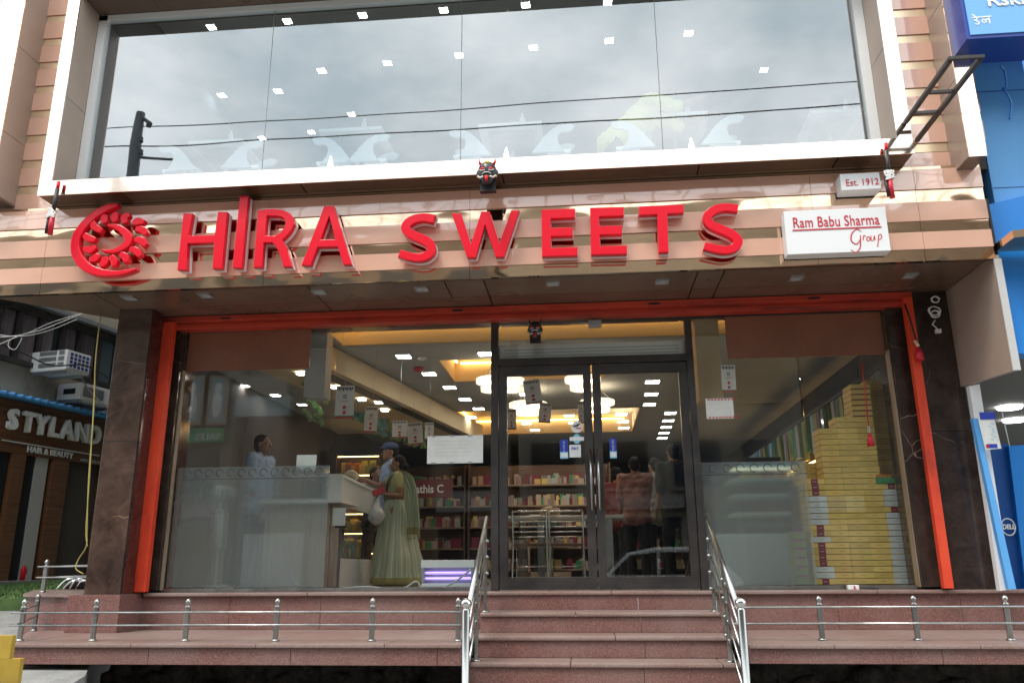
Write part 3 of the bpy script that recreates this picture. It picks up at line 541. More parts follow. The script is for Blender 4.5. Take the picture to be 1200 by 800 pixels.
for a, b, c in pet: outline('petal', [rib(KA, [(a[0], a[1], 24), ((a[0] + b[0]) / 2, (a[1] + b[1]) / 2, 38), (b[0], b[1], 40), ((c[0] + b[0]) / 2, (c[1] + b[1]) / 2, 38), (c[0], c[1], 24)], 3)], LY - .015, LY + .04, 'sign_red', lg, .007)
# white light-box sign and the small one above it
rb1 = atY(918, 248, 6.22); rb2 = atY(1044, 292, 6.22)
bx = tag(box('group_name_sign', rb1.x, rb2.x, 6.22, 6.335, rb2.z - .012, rb1.z + .002, 'white_paint', None, .004), 'white light box sign reading Ram Babu Sharma Group at the right of the fascia', 'sign')
wd = rb2.x - rb1.x
txt('lettering', 'Ram Babu Sharma', .128, rb1.x + .06, 6.217, rb1.z - .145, 'printed_red', bx, .001, squash=.70, bold=.0005, space=1.03)
box('underline', rb1.x + .055, rb2.x - .05, 6.2155, 6.219, rb1.z - .172, rb1.z - .162, 'printed_red', bx)
G0 = (rb1.x + .50, rb1.z - .275)
def script_stroke(pts, w_=.006): return ribbon([(G0[0] + x, G0[1] + y, w_ * ww) for x, y, ww in pts], 6)
gs = [[(.085, .075, .6), (.05, .095, 1), (.01, .06, 1.3), (.0, .0, 1.5), (.035, -.03, 1.2), (.07, .01, 1), (.075, .045, .7)], [(.075, .04, 1), (.06, -.06, 1.3), (.02, -.10, 1), (-.01, -.075, .6)],
      [(.09, .0, 1), (.10, .04, 1), (.115, .03, .7)], [(.13, .03, 1), (.118, .008, 1.1), (.13, -.008, 1), (.146, .012, 1), (.132, .033, .8)], [(.155, .035, 1), (.152, .0, 1.1), (.168, -.003, .8), (.18, .035, 1), (.182, -.003, 1)], [(.215, .04, 1), (.195, -.06, 1.2)], [(.208, .03, .8), (.23, .045, 1), (.235, .015, 1), (.208, -.002, .8)]]
bm = bmesh.new()
for i, s_ in enumerate(gs):
    b2 = outline_mesh([script_stroke(s_)], 6.2165 + .0002 * i, 6.2195); me = bpy.data.meshes.new('g'); b2.to_mesh(me); b2.free(); bm.from_mesh(me); bpy.data.meshes.remove(me)
fin('script_lettering', bm, 'printed_red', bx)
e1 = atY(984, 204, 6.20); e2 = atY(1033, 221, 6.20)
es = tag(box('year_sign', e1.x, e2.x, 6.20, 6.335, e2.z, e1.z, 'white_paint', None, .004), 'small white box sign reading Est. 1912 under the upper window', 'sign')
txt('lettering', 'Est. 1912', .082, e1.x + .035, 6.197, e2.z + .036, 'printed_red', es, .001, squash=.86)
# tusked guardian masks
def mask(px, py, Y, sc, label, dark=False):
    c = atY(px, py, Y); t = thing('guardian_mask', label, 'mask', (c.x, Y, c.z - .12 * sc)); s = sc
    P = lambda x, y, z: (c.x + x * s, Y + y * s, c.z + z * s)
    bm = bmesh.new(); asphere(bm, P(0, 0, .02), (.085 * s, .06 * s, .10 * s), 3); asphere(bm, P(0, -.01, -.06), (.055 * s, .05 * s, .055 * s), 3)
    for sx_ in (-1, 1): asphere(bm, P(sx_ * .075, .0, .0), (.025 * s, .02 * s, .045 * s), 2); asphere(bm, P(sx_ * .035, -.04, .05), (.03 * s, .02 * s, .014 * s), 2)
    fin('face', bm, 'black_plastic', t)
    for sx_ in (-1, 1):
        bm = bmesh.new(); atube(bm, [P(sx_ * .055, 0, .09), P(sx_ * .07, 0, .115), P(sx_ * .072, 0, .15)], .012 * s, 8, rs=[.016 * s, .011 * s, .002]); fin('horn', bm, 'sign_red' if not dark else 'black_plastic', t)
        e = sphere('eye', P(sx_ * .036, -.052, .028), (.021 * s, .012 * s, .016 * s), 'printed_red', t, 2)
        bm = bmesh.new(); atube(bm, [P(sx_ * .016, -.056, .014), P(sx_ * .04, -.062, .004), P(sx_ * .064, -.048, .02)], .004 * s, 6); fin('eye_rim', bm, 'eye_white', t)
        bm = bmesh.new(); atube(bm, [P(sx_ * .03, -.058, -.052), P(sx_ * .06, -.055, -.062), P(sx_ * .078, -.04, -.03)], .008 * s, 8, rs=[.010 * s, .009 * s, .003 * s]); fin('tusk', bm, 'eye_white', t)
        sphere('earring', P(sx_ * .078, -.02, -.035), .011 * s, 'box_yellow', t, 2)
    bm = bmesh.new(); atube(bm, [P(-.04, -.052, -.025), P(-.02, -.062, -.012), P(.02, -.062, -.012), P(.04, -.052, -.025)], .005 * s, 6); fin('brow_paint', bm, 'eye_white', t)
    sphere('mouth', P(0, -.05, -.05), (.032 * s, .018 * s, .013 * s), 'lip', t, 2)
    bm = bmesh.new(); atube(bm, [P(0, -.06, -.055), P(0, -.07, -.08), P(0, -.06, -.105)], .013 * s, 8, rs=[.014 * s, .014 * s, .006 * s]); fin('tongue', bm, 'sign_red', t)
    if not dark: sphere('crest', P(0, -.035, .095), (.028 * s, .02 * s, .018 * s), 'box_yellow', t, 2)
    bk = bmesh.new(); abox(bk, c.x - .07 * s, c.x + .07 * s, Y + .03 * s, Y + .085 * s, c.z - .15 * s, c.z + .02 * s); fin('bracket', bk, 'black_rubber', t)
mask(571, 204, 6.0, .92, 'black horned mask with red tongue mounted on the upper window frame'); mask(627, 387, 7.13, .72, 'black tusked mask hanging from the shutter housing above the doors', True)
sc = atY(697, 379, 7.3); tag(box('door_sensor', sc.x - .06, sc.x + .06, 7.29, 7.355, sc.z - .03, sc.z + .035, 'galvanised', None, .006), 'small grey sensor box on the head of the door frame', 'sensor')
# steel ladder frame sticking out on the right
br = thing('sign_bracket', 'black steel ladder frame bracket sticking out from the upper right wall', 'bracket', (2.75, 6.1, 3.62)); Z = 3.62
for (x, y0) in ((2.64, 6.24), (2.845, 6.4)):
    bm = bmesh.new(); abox(bm, x - .016, x + .016, 5.25, y0 - (.15 if x < 2.7 else 0), Z - .015, Z + .015, .002); fin('side_bar', bm, 'frame_black', br)
for y in (5.232, 5.66, 5.95): box('cross_bar', 2.622 if y < 5.3 else 2.66, 2.863 if y < 5.3 else 2.826, y - .012, y + .012, Z - .013, Z + .013, 'frame_black', br, .002)
def lamp_stick(px0, py0, px1, py1, Y, label):
    a = atY(px0, py0, Y); b = atY(px1, py1, Y); t = thing('strap_bundle', label, 'strap', (b.x, Y, b.z)); m_ = a.lerp(b, .62); n_ = a.lerp(b, .14)
    tube('red_end', [a, n_], .014, 'sign_red', t); tube('black_rod', [n_, m_], .017, 'black_rubber', t)
    bm = bmesh.new()
    for k in range(5): atube(bm, spl([m_ + Vector((random.uniform(-.04, .04), -.02, random.uniform(-.04, .05))) for _ in range(6)], 5), .005, 6)
    fin('wire_knot', bm, 'white_soft', t); tube('red_cloth', [m_, b + Vector((.012, 0, 0))], .022, 'printed_red', t); tube('black_cloth', [m_ + Vector((-.03, 0, 0)), b + Vector((-.02, -.01, .01))], .012, 'black_rubber', t)
lamp_stick(69, 213, 57, 275, 6.06, 'thin red and black rod tied with white wire at the left end of the fascia')
lamp_stick(1038, 168, 1044, 232, 6.05, 'black strap with a red end hanging beside the Est. 1912 sign')
# recessed lamps in the soffit, unlit
for i, (px, py) in enumerate(((152, 349), (241, 346), (374, 342), (494, 338.5), (648, 332), (776, 330), (933, 326), (1066, 323))):
    p = atZ(px, py, 2.56); t = thing('soffit_downlight', 'unlit square downlight in the porch soffit, ' + ('first', 'second', 'third', 'fourth', 'fifth', 'sixth', 'seventh', 'eighth')[i] + ' from the left', 'downlight', (p.x, p.y, 2.553), 'downlights in the porch soffit')
    sbox('lens', (p.x, p.y, 2.5575), (.09, .09, .006), 'lamp_off', t)
    for dx, dy, a_, b_ in ((-.052, 0, .012, .116), (.052, 0, .012, .116), (0, -.052, .092, .012), (0, .052, .092, .012)): sbox('rim', (p.x + dx, p.y + dy, 2.556), (a_, b_, .01), 'galvanised', t)
# coil of white cable and a red tassel on the right pillar, and a bulb hook
bm = bmesh.new()
for (px, py, r) in ((1096, 351, .03), (1095, 364, .045), (1096, 368, .035)):
    c = atY(px, py, 7.15)
    for q_ in range(2): atube(bm, [c + Vector((math.cos(t) * r * (1 + .15 * q_), random.uniform(-.012, .012), math.sin(t) * r * .9)) for t in [k * .45 for k in range(15)]], .006, 6)
a = atY(1096, 375, 7.15); atube(bm, [a, a + Vector((-.03, 0, -.04)), a + Vector((.0, 0, -.07)), a + Vector((.0, 0, -.1))], .006, 6); abox(bm, a.x - .015, a.x + .03, 7.13, 7.16, a.z - .12, a.z - .085)
tag(fin('cable_coil', bm, 'white_soft'), 'tangled coil of white cable hung high on the dark right pillar', 'cable')
tz = atY(1074, 400, 7.12); ts = thing('door_charm', 'red tassel with white shells hanging on the orange shutter guide', 'charm', (tz.x, 7.12, tz.z - .14))
tube('cord', [(tz.x - .05, 7.13, 2.42), (tz.x - .03, 7.12, 2.3), (tz.x, 7.12, tz.z)], .008, 'cloth_dark', ts)
for k in range(4): sphere('shell', (tz.x + random.uniform(-.015, .015), 7.115, tz.z - .012 * k), .014, 'sweet_cream', ts, 2)
bm = bmesh.new(); alathe(bm, (tz.x + .01, 7.12, tz.z - .17), [(.034, 0), (.03, .06), (.012, .12)], 12); fin('tassel', bm, 'printed_red', ts)
tz = atY(1017, 503, 7.36); t2 = thing('door_charm', 'long red cord charm with tassel hanging in front of the stacked boxes', 'charm', (tz.x, 7.33, tz.z - .1))
tube('cord', [(atY(1010, 425, 7.33).x, 7.33, atY(1010, 425, 7.33).z), (tz.x, 7.33, tz.z)], .005, 'printed_red', t2)
for k in range(3): sphere('bead', (tz.x, 7.33, tz.z + .012 - .02 * k), .013, 'galvanised', t2, 2)
bm = bmesh.new(); alathe(bm, (tz.x, 7.33, tz.z - .15), [(.032, 0), (.024, .06), (.008, .115)], 12); fin('tassel', bm, 'printed_red', t2)

# =================================================================== NOTICES AND STICKERS
def sheet(name, px0, py0, px1, py1, Y, m, label, cat, tilt=0, d=.003):
    a = atY(px0, py0, Y); b = atY(px1, py1, Y)
    bm = bmesh.new(); cx, cz = (a.x + b.x) / 2, (a.z + b.z) / 2; vs = abox(bm, a.x, b.x, Y - d, Y, b.z, a.z)
    for v in vs: dx, dz = v.co.x - cx, v.co.z - cz; v.co.x = cx + dx * math.cos(tilt) - dz * math.sin(tilt); v.co.z = cz + dx * math.sin(tilt) + dz * math.cos(tilt)
    o = tag(fin(name, bm, m), label, cat); return o, a, b
o, a, b = sheet('paper_notice', 501, 511, 566, 542, 7.394, 'paper', 'wide white paper notice taped to the left window', 'notice')
for i in range(3):
    for z in (a.z - .004, b.z + .004): box('tape', a.x + .04 + i * .17, a.x + .08 + i * .17, 7.388, 7.3905, z - .008, z + .008, 'galvanised', o)
for k in range(5): box('print_line', a.x + .07, b.x - .1 - .03 * (k % 3), 7.3895, 7.391, a.z - .05 - k * .034, a.z - .048 - k * .034, 'box_side', o)
o, a, b = sheet('paper_notice', 826.5, 467, 860.5, 490, 7.394, 'paper', 'white card with red scalloped edge on the right window', 'notice')
for z in (a.z - .012, b.z + .012):
    for k in range(9): box('print_mark', a.x + .02 + k * .03, a.x + .038 + k * .03, 7.389, 7.391, z - .006, z + .006, 'printed_red', o)
o, a, b = sheet('counter_card', 348, 533, 370, 553, 7.45, 'paper', 'small pale card stuck above the frosted film left of the white counter', 'card')
def menu_card(px0, py0, px1, py1, Y, label, tilt=0):
    a = atY(px0, py0, Y); b = atY(px1, py1, Y); w_ = b.x - a.x; h = a.z - b.z; t = thing('menu_card', label, 'menu card', ((a.x + b.x) / 2, Y, b.z), 'printed cards hanging in the windows'); cx = (a.x + b.x) / 2
    parts = [box('card', a.x, b.x, Y, Y + .003, b.z, a.z, 'paper', t), box('red_border', a.x, b.x, Y - .002, Y - .0005, b.z, b.z + h * .05, 'printed_red', t), box('green_border', a.x, b.x, Y - .002, Y - .0005, b.z + h * .052, b.z + h * .085, 'print_green', t)]
    bm = bmesh.new()
    for k in range(9): x = a.x + w_ * (.06 + .1 * k); abox(bm, x, x + w_ * .07, Y - .0022, Y - .0005, a.z - h * (.12 + .04 * (k % 2)), a.z - h * .05)
    for k in range(3): abox(bm, cx - w_ * .12, cx + w_ * .12, Y - .0022, Y - .0005, a.z - h * (.30 + .045 * k), a.z - h * (.28 + .045 * k))
    parts.append(fin('printing', bm, 'print_dark', t)); txt('caption', 'SWEETS', h * .07, cx, Y - .001, a.z - h * .5, 'printed_red', t, .0005, 'CENTER')
    for k in range(2): sphere('sweet_print', (cx, Y - .001, a.z - h * (.66 + .16 * k)), (w_ * .11, .001, h * .055), 'printed_red', t, 2)
    tube('string', [(cx, Y, a.z), (cx, Y, 2.62)], .0015, 'galvanised', t, 5)
    t.rotation_euler.y = tilt; return t
for args in ((394, 452, 414, 490, 8.2, 'largest printed menu card hanging at the left of the left window'), (427, 476, 441, 507, 8.9, 'narrow menu card hanging second from the left in the left window', .05), (460, 493, 477, 513, 9.3, 'small menu card hanging left of the wide paper notice'),
             (479, 495, 496, 521, 9.0, 'menu card with red foot hanging second from the wide notice', -.08), (498, 495, 508, 515, 9.4, 'small menu card hanging right beside the wide paper notice'),
             (616, 445, 636, 473, 8.4, 'tilted menu card hanging highest in the left door', -.12), (594, 479, 605, 503, 8.8, 'menu card hanging at the left edge of the left door'), (630, 472, 645, 495, 8.9, 'menu card hanging near the middle of the left door', .1), (677, 470, 685, 496, 8.9, 'menu card hanging at the right edge of the left door'),
             (844, 428, 863, 459, 7.5, 'menu card hanging in the right window above the white card', .02)): menu_card(*args)
def label_sticker(px0, py0, px1, py1, m, label, words=None, m2='white_paint', lower=False, vertical=False):
    o, a, b = sheet('door_sticker', px0, py0, px1, py1, 7.396, m, label, 'sticker', d=.002)
    if lower: box('lower_band', a.x + .0, b.x, 7.392, 7.3935, b.z, b.z + (a.z - b.z) * .35, 'print_cyan', o); box('lower_patch', a.x + .006, b.x - .006, 7.390, 7.3915, b.z + .012, b.z + (a.z - b.z) * .3, 'white_paint', o)
    if words:
        if vertical:
            for k, ch in enumerate(words): txt('lettering', ch, .03, (a.x + b.x) / 2, 7.392, a.z - .036 - k * .024, m2, o, .0005, 'CENTER')
        else: txt('lettering', words, .036, (a.x + b.x) / 2, 7.392, (a.z + b.z) / 2 + .01, m2, o, .0005, 'CENTER', bold=.001)
label_sticker(656, 515, 666, 537, 'print_blue', 'narrow blue sticker left of the cluster on the left door', 'Gpay', lower=True, vertical=True); label_sticker(667, 521, 681, 535.5, 'white_paint', 'square white sticker with blue print in the cluster on the left door', 'PAY', 'print_blue')
label_sticker(714, 513.5, 723, 536.5, 'print_blue', 'narrow blue sticker alone on the right door', 'KYNA', lower=True, vertical=True)
c = atY(676, 500, 7.394); bm = bmesh.new()
rg = [bm.verts.new((c.x + .054 * math.cos(t), 7.396, c.z + .054 * math.sin(t))) for t in [k * math.pi / 16 for k in range(32)]]; f = bm.faces.new(rg); e = bmesh.ops.extrude_face_region(bm, geom=[f]); bmesh.ops.translate(bm, verts=[v for v in e['geom'] if isinstance(v, bmesh.types.BMVert)], vec=(0, -.002, 0))
o = tag(fin('door_sticker', bm, 'white_paint'), 'round white sticker topmost on the left door', 'sticker'); outline('wing_print', [ribbon([(c.x - .04, c.z + .005, .006), (c.x, c.z + .012, .022), (c.x + .035, c.z + .035, .004)], 4)], 7.391, 7.393, 'print_dark', o); box('red_line', c.x - .01, c.x + .04, 7.391, 7.393, c.z - .018, c.z - .008, 'printed_red', o)
c = atY(676, 514, 7.394); o = tag(outline('door_sticker', [[(c.x + .035 * math.cos(t), c.z + .045 * math.sin(t)) for t in [k * math.pi / 14 for k in range(28)]]], 7.394, 7.396, 'print_cyan'), 'blue round sticker crossed by a pale banner on the left door', 'sticker'); box('banner', c.x - .065, c.x + .065, 7.390, 7.3925, c.z - .018, c.z + .018, 'white_paint', o)

# =================================================================== INSIDE THE SHOP
box('shop_floor', -4.28, 3.3, 7.62, 20, -.06, -.001, 'floor_tile', shop); box('threshold', -3.86, 2.74, 7.38, 7.62, -.06, -.002, 'granite_tread', shop)
box('interior_wall', -4.32, -4.22, 7.92, 20, 0, 3.0, 'wall_dark', shop); box('interior_wall', 3.32, 3.45, 7.95, 20, 0, 3.0, 'wall_dark', shop); box('interior_wall', -4.3, 3.45, 20, 20.15, 0, 3.2, 'wall_dark', shop)
box('front_wall', 2.95, 3.3, 7.91, 7.95, 0, 3.0, 'wall_dark', shop)
# stepped ceiling with coves lit from hidden warm strips
ch = 2.62; p1 = atZ(500, 402, ch); 
def ceil(x0, x1, y0, y1, z=ch): return box('ceiling_panel', x0, x1, y0, y1, z, z + .02, 'ceiling_grey', shop)
hole1 = (-2.6, 1.8, 7.96, p1.y); hole2 = (-1.95, 1.2, atZ(540, 440, ch).y, atZ(540, 440, ch).y + 1.0)
y2a = atZ(540, 447, ch).y; y2b = atZ(560, 421, ch).y
h1y = p1.y; h2y0, h2y1 = y2b, y2a
if h2y0 > h2y1: h2y0, h2y1 = h2y1, h2y0
h3y0 = atZ(640, 480, ch).y; h3y1 = h3y0 + 2.4
ceil(-4.2, -2.7, 7.95, 20, 2.62); ceil(1.9, 3.3, 7.95, 20); ceil(-2.7, 1.9, h1y, h2y0); ceil(-2.7, -1.75, h2y0, h2y1); ceil(.3, 1.9, h2y0, h2y1); ceil(-2.7, 1.9, h2y1, h3y0); ceil(-2.7, -2.2, h3y0, h3y1); ceil(.9, 1.9, h3y0, h3y1); ceil(-2.7, 1.9, h3y1, 20)
box('ceiling_core', -4.2, 3.3, 7.95, 20, 2.93, 2.95, 'ceiling_cream', shop)
for (x0, x1, y0, y1) in ((-2.7, 1.9, 7.97, h1y), (-1.75, .3, h2y0, h2y1), (-2.2, .9, h3y0, h3y1)):
    box('cove_face', x0, x1, y1 - .02, y1 - .001, ch - .002, 2.925, 'ceiling_cream', shop); box('cove_face', x0 + .001, x0 + .02, y0, y1 - .021, ch - .002, 2.925, 'ceiling_cream', shop); box('cove_face', x1 - .02, x1 - .001, y0, y1 - .021, ch - .002, 2.925, 'ceiling_cream', shop)
    sbox('cove_strip', ((x0 + x1) / 2, y1 - .06, ch + .24), ((x1 - x0) * .9, .03, .02), 'lamp_warm', shop)
    sbox('cove_strip', (x0 + .06, (y0 + y1) / 2, ch + .24), (.03, (y1 - y0) * .8, .02), 'lamp_warm', shop)
# diagonal bulkhead with the linear grille
A1 = atZ(397, 437, 2.33); A2 = atZ(520, 495, 2.33); dr = (A2 - A1).normalized(); nn = Vector((-dr.y, dr.x, 0)); A0 = A1 - dr * .6; A3 = A2 + dr * 2
prism('bulkhead', [(A0.x, A0.y), (A3.x, A3.y), (A3.x + nn.x * .8, A3.y + nn.y * .8), (A0.x + nn.x * .8, A0.y + nn.y * .8)], 2.33, 2.6, 'ceiling_cream', shop)
g1 = A0 + nn * .1; g2 = A3 + nn * .1; prism('air_grille', [(g1.x, g1.y), (g2.x, g2.y), (g2.x + nn.x * .16, g2.y + nn.y * .16), (g1.x + nn.x * .16, g1.y + nn.y * .16)], 2.322, 2.329, 'black_rubber', shop)
box('lower_ceiling', -4.2, -2.95, 8.1, 13.5, 2.40, 2.44, 'ceiling_grey', shop); box('interior_column', -2.88, -2.66, 8.0, 8.2, 1.9, 2.6, 'ceiling_grey', shop)
box('interior_column', 1.1, 1.33, 7.75, 8.05, 1.72, 2.6, 'ceiling_cream', shop)
ORD = ['first', 'second', 'third', 'fourth', 'fifth', 'sixth', 'seventh', 'eighth', 'ninth', 'tenth', 'eleventh', 'twelfth', 'thirteenth', 'fourteenth', 'fifteenth']
def ceiling_lights(pts, z, s, where, grp):
    for i, (px, py) in enumerate(pts):
        p = atZ(px, py, z); t = thing('ceiling_light', 'square white ceiling light %s, %s from the left' % (where, ORD[i]), 'ceiling light', (p.x, p.y, z - .012), grp)
        sbox('diffuser', (p.x, p.y, z - .009), (s, s, .012), 'lamp_upstairs' if z > 5 else 'lamp_white', t); 
        for dx, dy, a_, b_ in ((-s / 2 - .006, 0, .01, s + .02), (s / 2 + .006, 0, .01, s + .02), (0, -s / 2 - .006, s, .01), (0, s / 2 + .006, s, .01)): sbox('rim', (p.x + dx, p.y + dy, z - .008), (a_, b_, .014), 'white_paint', t)
ceiling_lights(((213, 452), (286, 451), (323, 462), (354, 473)), 2.40, .11, 'in the low ceiling of the left window', 'lit square ceiling lights')
ceiling_lights(((353, 437), (393, 453), (424, 467.5), (444, 471), (451, 480)), 2.40 if 0 else 2.32, .09, 'below the slanted bulkhead', 'lit square ceiling lights')
ceiling_lights(((473, 416.5), (503, 437), (527, 453), (545, 467), (552, 488), (561, 478), (569, 413.5)), ch, .16, 'in the main ceiling of the left window', 'lit square ceiling lights')
ceiling_lights(((616, 461), (617, 495), (627, 503), (667, 486), (672, 494.5)), ch, .16, 'seen through the left door', 'lit square ceiling lights')
ceiling_lights(((728, 484.5), (730, 493), (731, 500.5), (761, 473), (763, 461), (764.5, 446.5), (776, 512.5), (778, 506.5), (780.5, 499.5), (783, 492), (785.5, 483)), ch, .18, 'seen through the right door', 'lit square ceiling lights')
RD = ['tiered ring lamp straddling the post left of the doors', 'tiered ring lamp at the upper left corner of the left door', 'tiered ring lamp at the middle left of the left door', 'tiered ring lamp at the top of the door meeting stiles', 'tiered ring lamp behind the gap between the doors']
for i, (px, py, r1) in enumerate(((578, 449, .21), (598, 449, .17), (619, 477, .27), (683, 447.5, .22), (700, 474, .24))):
    z = 2.36; c = atZ(px, py, z); t = thing('ring_lamp', RD[i], 'ring lamp', (c.x, c.y, z - .09), 'glowing tiered ring lamps')
    for k, (rr_, zz) in enumerate(((r1, z), (r1 * .72, z - .10))):
        bm = bmesh.new(); alathe(bm, (c.x, c.y, zz), [(rr_ - .05, 0), (rr_, 0), (rr_, .055), (rr_ - .05, .055), (rr_ - .05, 0)], 36); fin('ring', bm, 'lamp_ring', t)
    bm = bmesh.new()
    for k in range(3): a_ = k * 2.1; atube(bm, [(c.x + math.cos(a_) * r1 * .9, c.y + math.sin(a_) * r1 * .9, z + .05), (c.x, c.y, 2.61)], .003, 5)
    fin('suspension_wires', bm, 'galvanised', t)
c = atZ(490.5, 430, ch); t = thing('smoke_alarm', 'small red alarm bell on the ceiling behind the left window', 'alarm', (c.x, c.y, ch - .06)); bm = bmesh.new(); alathe(bm, (c.x, c.y, ch - .06), [(.02, 0), (.06, .015), (.06, .05), (.03, .06)], 20); fin('bell', bm, 'printed_red', t)
c = atZ(495, 418, ch); bm = bmesh.new(); alathe(bm, (c.x, c.y, ch - .04), [(.03, 0), (.05, .01), (.05, .04)], 20); tag(fin('smoke_detector', bm, 'white_paint'), 'round white smoke detector beside the red ceiling alarm', 'detector')

def goods(par, x0, x1, y, z0, z1, n, cols, w_=(.05, .12), h_=(.08, .2), face='y', name='packets'):
    """countless shelf packets, one joined part"""
    bm = bmesh.new()
    for i in range(n):
        u = random.uniform(x0, x1 - .1); ww = random.uniform(*w_); hh = random.uniform(*h_); mi = random.randrange(len(cols)); dd = random.uniform(.03, .08)
        if face == 'y': abox(bm, u, u + ww, y + random.uniform(0, .05), y + .1 + dd, z0, min(z0 + hh, z1), 0, mi)
        else: abox(bm, y + random.uniform(0, .05), y + .1 + dd, u, u + ww, z0, min(z0 + hh, z1), 0, mi)
    return tag(fin(name, bm, cols, par), kind='stuff')
PAL = ['wood_light', 'box_maroon', 'shirt_maroon', 'box_side', 'curtain', 'wood_desk', 'print_green', 'box_yellow', 'ceiling_grey']
def shelf(name, label, x0, x1, y, z1, lv, cols, face='y', lit=False):
    c = ((x0 + x1) / 2, y, 0) if face == 'y' else (y, (x0 + x1) / 2, 0); t = thing(name, label, 'shelf', c)
    B = (lambda n, a, b, c_, d, e, f, m: box(n, a, b, c_, d, e, f, m, t)) if face == 'y' else (lambda n, a, b, c_, d, e, f, m: box(n, c_, d, a, b, e, f, m, t))
    B('back_board', x0, x1, y + .32, y + .34, 0, z1, 'wood_dark')
    for x in (x0, x1 - .03): B('side_board', x, x + .03, y, y + .319, 0, z1, 'wood_dark')
    for k in range(lv):
        z = .12 + k * (z1 - .15) / lv; B('shelf_board', x0 + .031, x1 - .031, y, y + .318, z, z + .025, 'wood_light')
        goods(t, x0 + .05, x1 - .05, y + .03, z + .026, z + (z1 - .15) / lv - .03, int((x1 - x0) * 30), cols, face=face)
        if lit: B('strip_light', x0 + .05, x1 - .05, y + .005, y + .02, z + (z1 - .15) / lv - .02, z + (z1 - .15) / lv - .008, 'lamp_warm')
    return t
shelf('wall_shelf', 'tall dark back wall shelf crowded with packets, seen through the left door', -2.2, .45, 15.2, 2.05, 5, PAL)
shelf('wall_shelf', 'back wall shelf of packets left of the ring lamps behind the sweets counter', -4.15, -2.25, 15.2, 2.05, 5, PAL)
shelf('wall_shelf', 'far dark shelf at the end of the shop seen through the right door', .9, 3.0, 18.5, 1.8, 4, PAL)
# rack along the right wall with a row of hanging packets above a warm strip
rk = thing('packet_rack', 'long wall rack with rows of hanging green packets above a warm light strip', 'rack', (3.1, 11, 0))
box('back_board', 3.22, 3.25, 8.1, 16, .3, 2.2, 'wood_dark', rk); box('rail', 3.0, 3.04, 8.2, 16, 2.12, 2.16, 'black_rubber', rk); box('strip_light', 3.0, 3.02, 8.3, 16, 1.50, 1.52, 'lamp_warm', rk); box('shelf_board', 3.0, 3.22, 8.2, 16, 1.46, 1.495, 'wood_light', rk)
for k in range(46):
    y = 8.3 + k * .16; hh = random.uniform(.42, .58); m = random.choice(['print_green', 'box_green', 'turf_base', 'curtain', 'box_side', 'teal_glass', 'print_cyan'])
    bm = bmesh.new(); abox(bm, 2.98, 3.02, y, y + .13, 2.12 - hh, 2.10, .012)
    for v in bm.verts: v.co.x += noise.noise(v.co * 9) * .03
    fin('hanging_packet', bm, m, rk)
shelf('side_shelf', 'shelf of jars below the right wall rack', 9.6, 15.5, 2.9, 1.4, 3, PAL, 'x')
# hanging garlands of green and blue packets over the left counter
gd = thing('packet_garland', 'row of green and blue packets hanging over the counter behind the left window', 'packets', (-3.2, 9.5, 1.5))
for (u0, v0, u1, v1, Y0, n) in ((392, 470, 455, 492, 11.5, 15), (432, 494, 500, 515, 12.5, 14)):
    for k in range(n):
        f_ = k / (n - 1); c = atY(u0 + (u1 - u0) * f_, v0 + (v1 - v0) * f_, Y0 + k * .02)
        m = random.choice(['leaf_bright', 'box_green', 'print_cyan', 'grass_blade', 'leaf_bright']); bm = bmesh.new()
        for q_ in range(4): dx = random.uniform(-.05, .05); atube(bm, spl([c + Vector((dx, 0, .12)), c + Vector((dx + random.uniform(-.06, .06), random.uniform(-.04, .04), 0)), c + Vector((random.uniform(-.08, .08), 0, -.16))], 4), .018, 6)
        fin('packet', bm, m, gd)
sa_ = atY(392, 540, 12.7).x; sb_ = atY(447, 540, 12.7).x
shelf('lit_shelf', 'warmly lit shelf of packets behind the white counter in the left window', sa_, sb_, 12.7, 1.95, 6, ['wood_light', 'sweet_orange', 'box_yellow', 'box_green'], lit=True)
lf_ = thing('leaf_banner', 'bright green leafy packets hanging left of the window joint', 'packets', (atY(368, 470, 9).x, 9, 1.6))
for k in range(9):
    c = atY(random.uniform(358, 378), 440 + k * 6.5, 9.0); bm = bmesh.new(); atube(bm, spl([c + Vector((-.05, 0, .05)), c + Vector((.02, .03, .01)), c + Vector((.06, 0, -.07))], 4), .028, 6); fin('packet', bm, random.choice(['leaf_bright', 'box_green', 'grass_blade']), lf_)
# ---- counters
ct = thing('reception_desk', 'wood slatted desk behind the frosted left window', 'desk', (-3.1, 8.8, 0))
d0 = atZ(303, 688, 0)
box('front', -3.40, -2.60, 8.55, 8.6, 0, .86, 'wood_desk', ct); box('top', -3.45, -2.55, 8.4, 9.1, .861, .90, 'white_soft', ct)
for k in range(10): box('slat', -3.40 + k * .08, -3.335 + k * .08, 8.53, 8.549, .01, .855, 'wood_desk', ct)
fan = thing('pedestal_fan', 'pale pedestal fan blurred behind the frosted left window', 'fan', (-3.72, 8.2, 0))
bm = bmesh.new(); alathe(bm, (-3.78, 8.25, 0), [(.2, 0), (.2, .03), (.03, .05), (.022, .4), (.045, .42), (.04, .78), (.02, .8), (.02, .86)], 24); fin('stand', bm, 'white_soft', fan, smooth=True)
bm = bmesh.new(); asphere(bm, (-3.78, 8.2, .95), (.09, .1, .09), 3); fin('motor', bm, 'white_soft', fan)
for k in range(3): a_ = k * 2.094; bm = bmesh.new(); asphere(bm, (-3.78 + math.cos(a_) * .12, 8.12, .95 + math.sin(a_) * .12), (.07, .01, .07), 2); fin('blade', bm, 'galvanised', fan)
bm = bmesh.new()
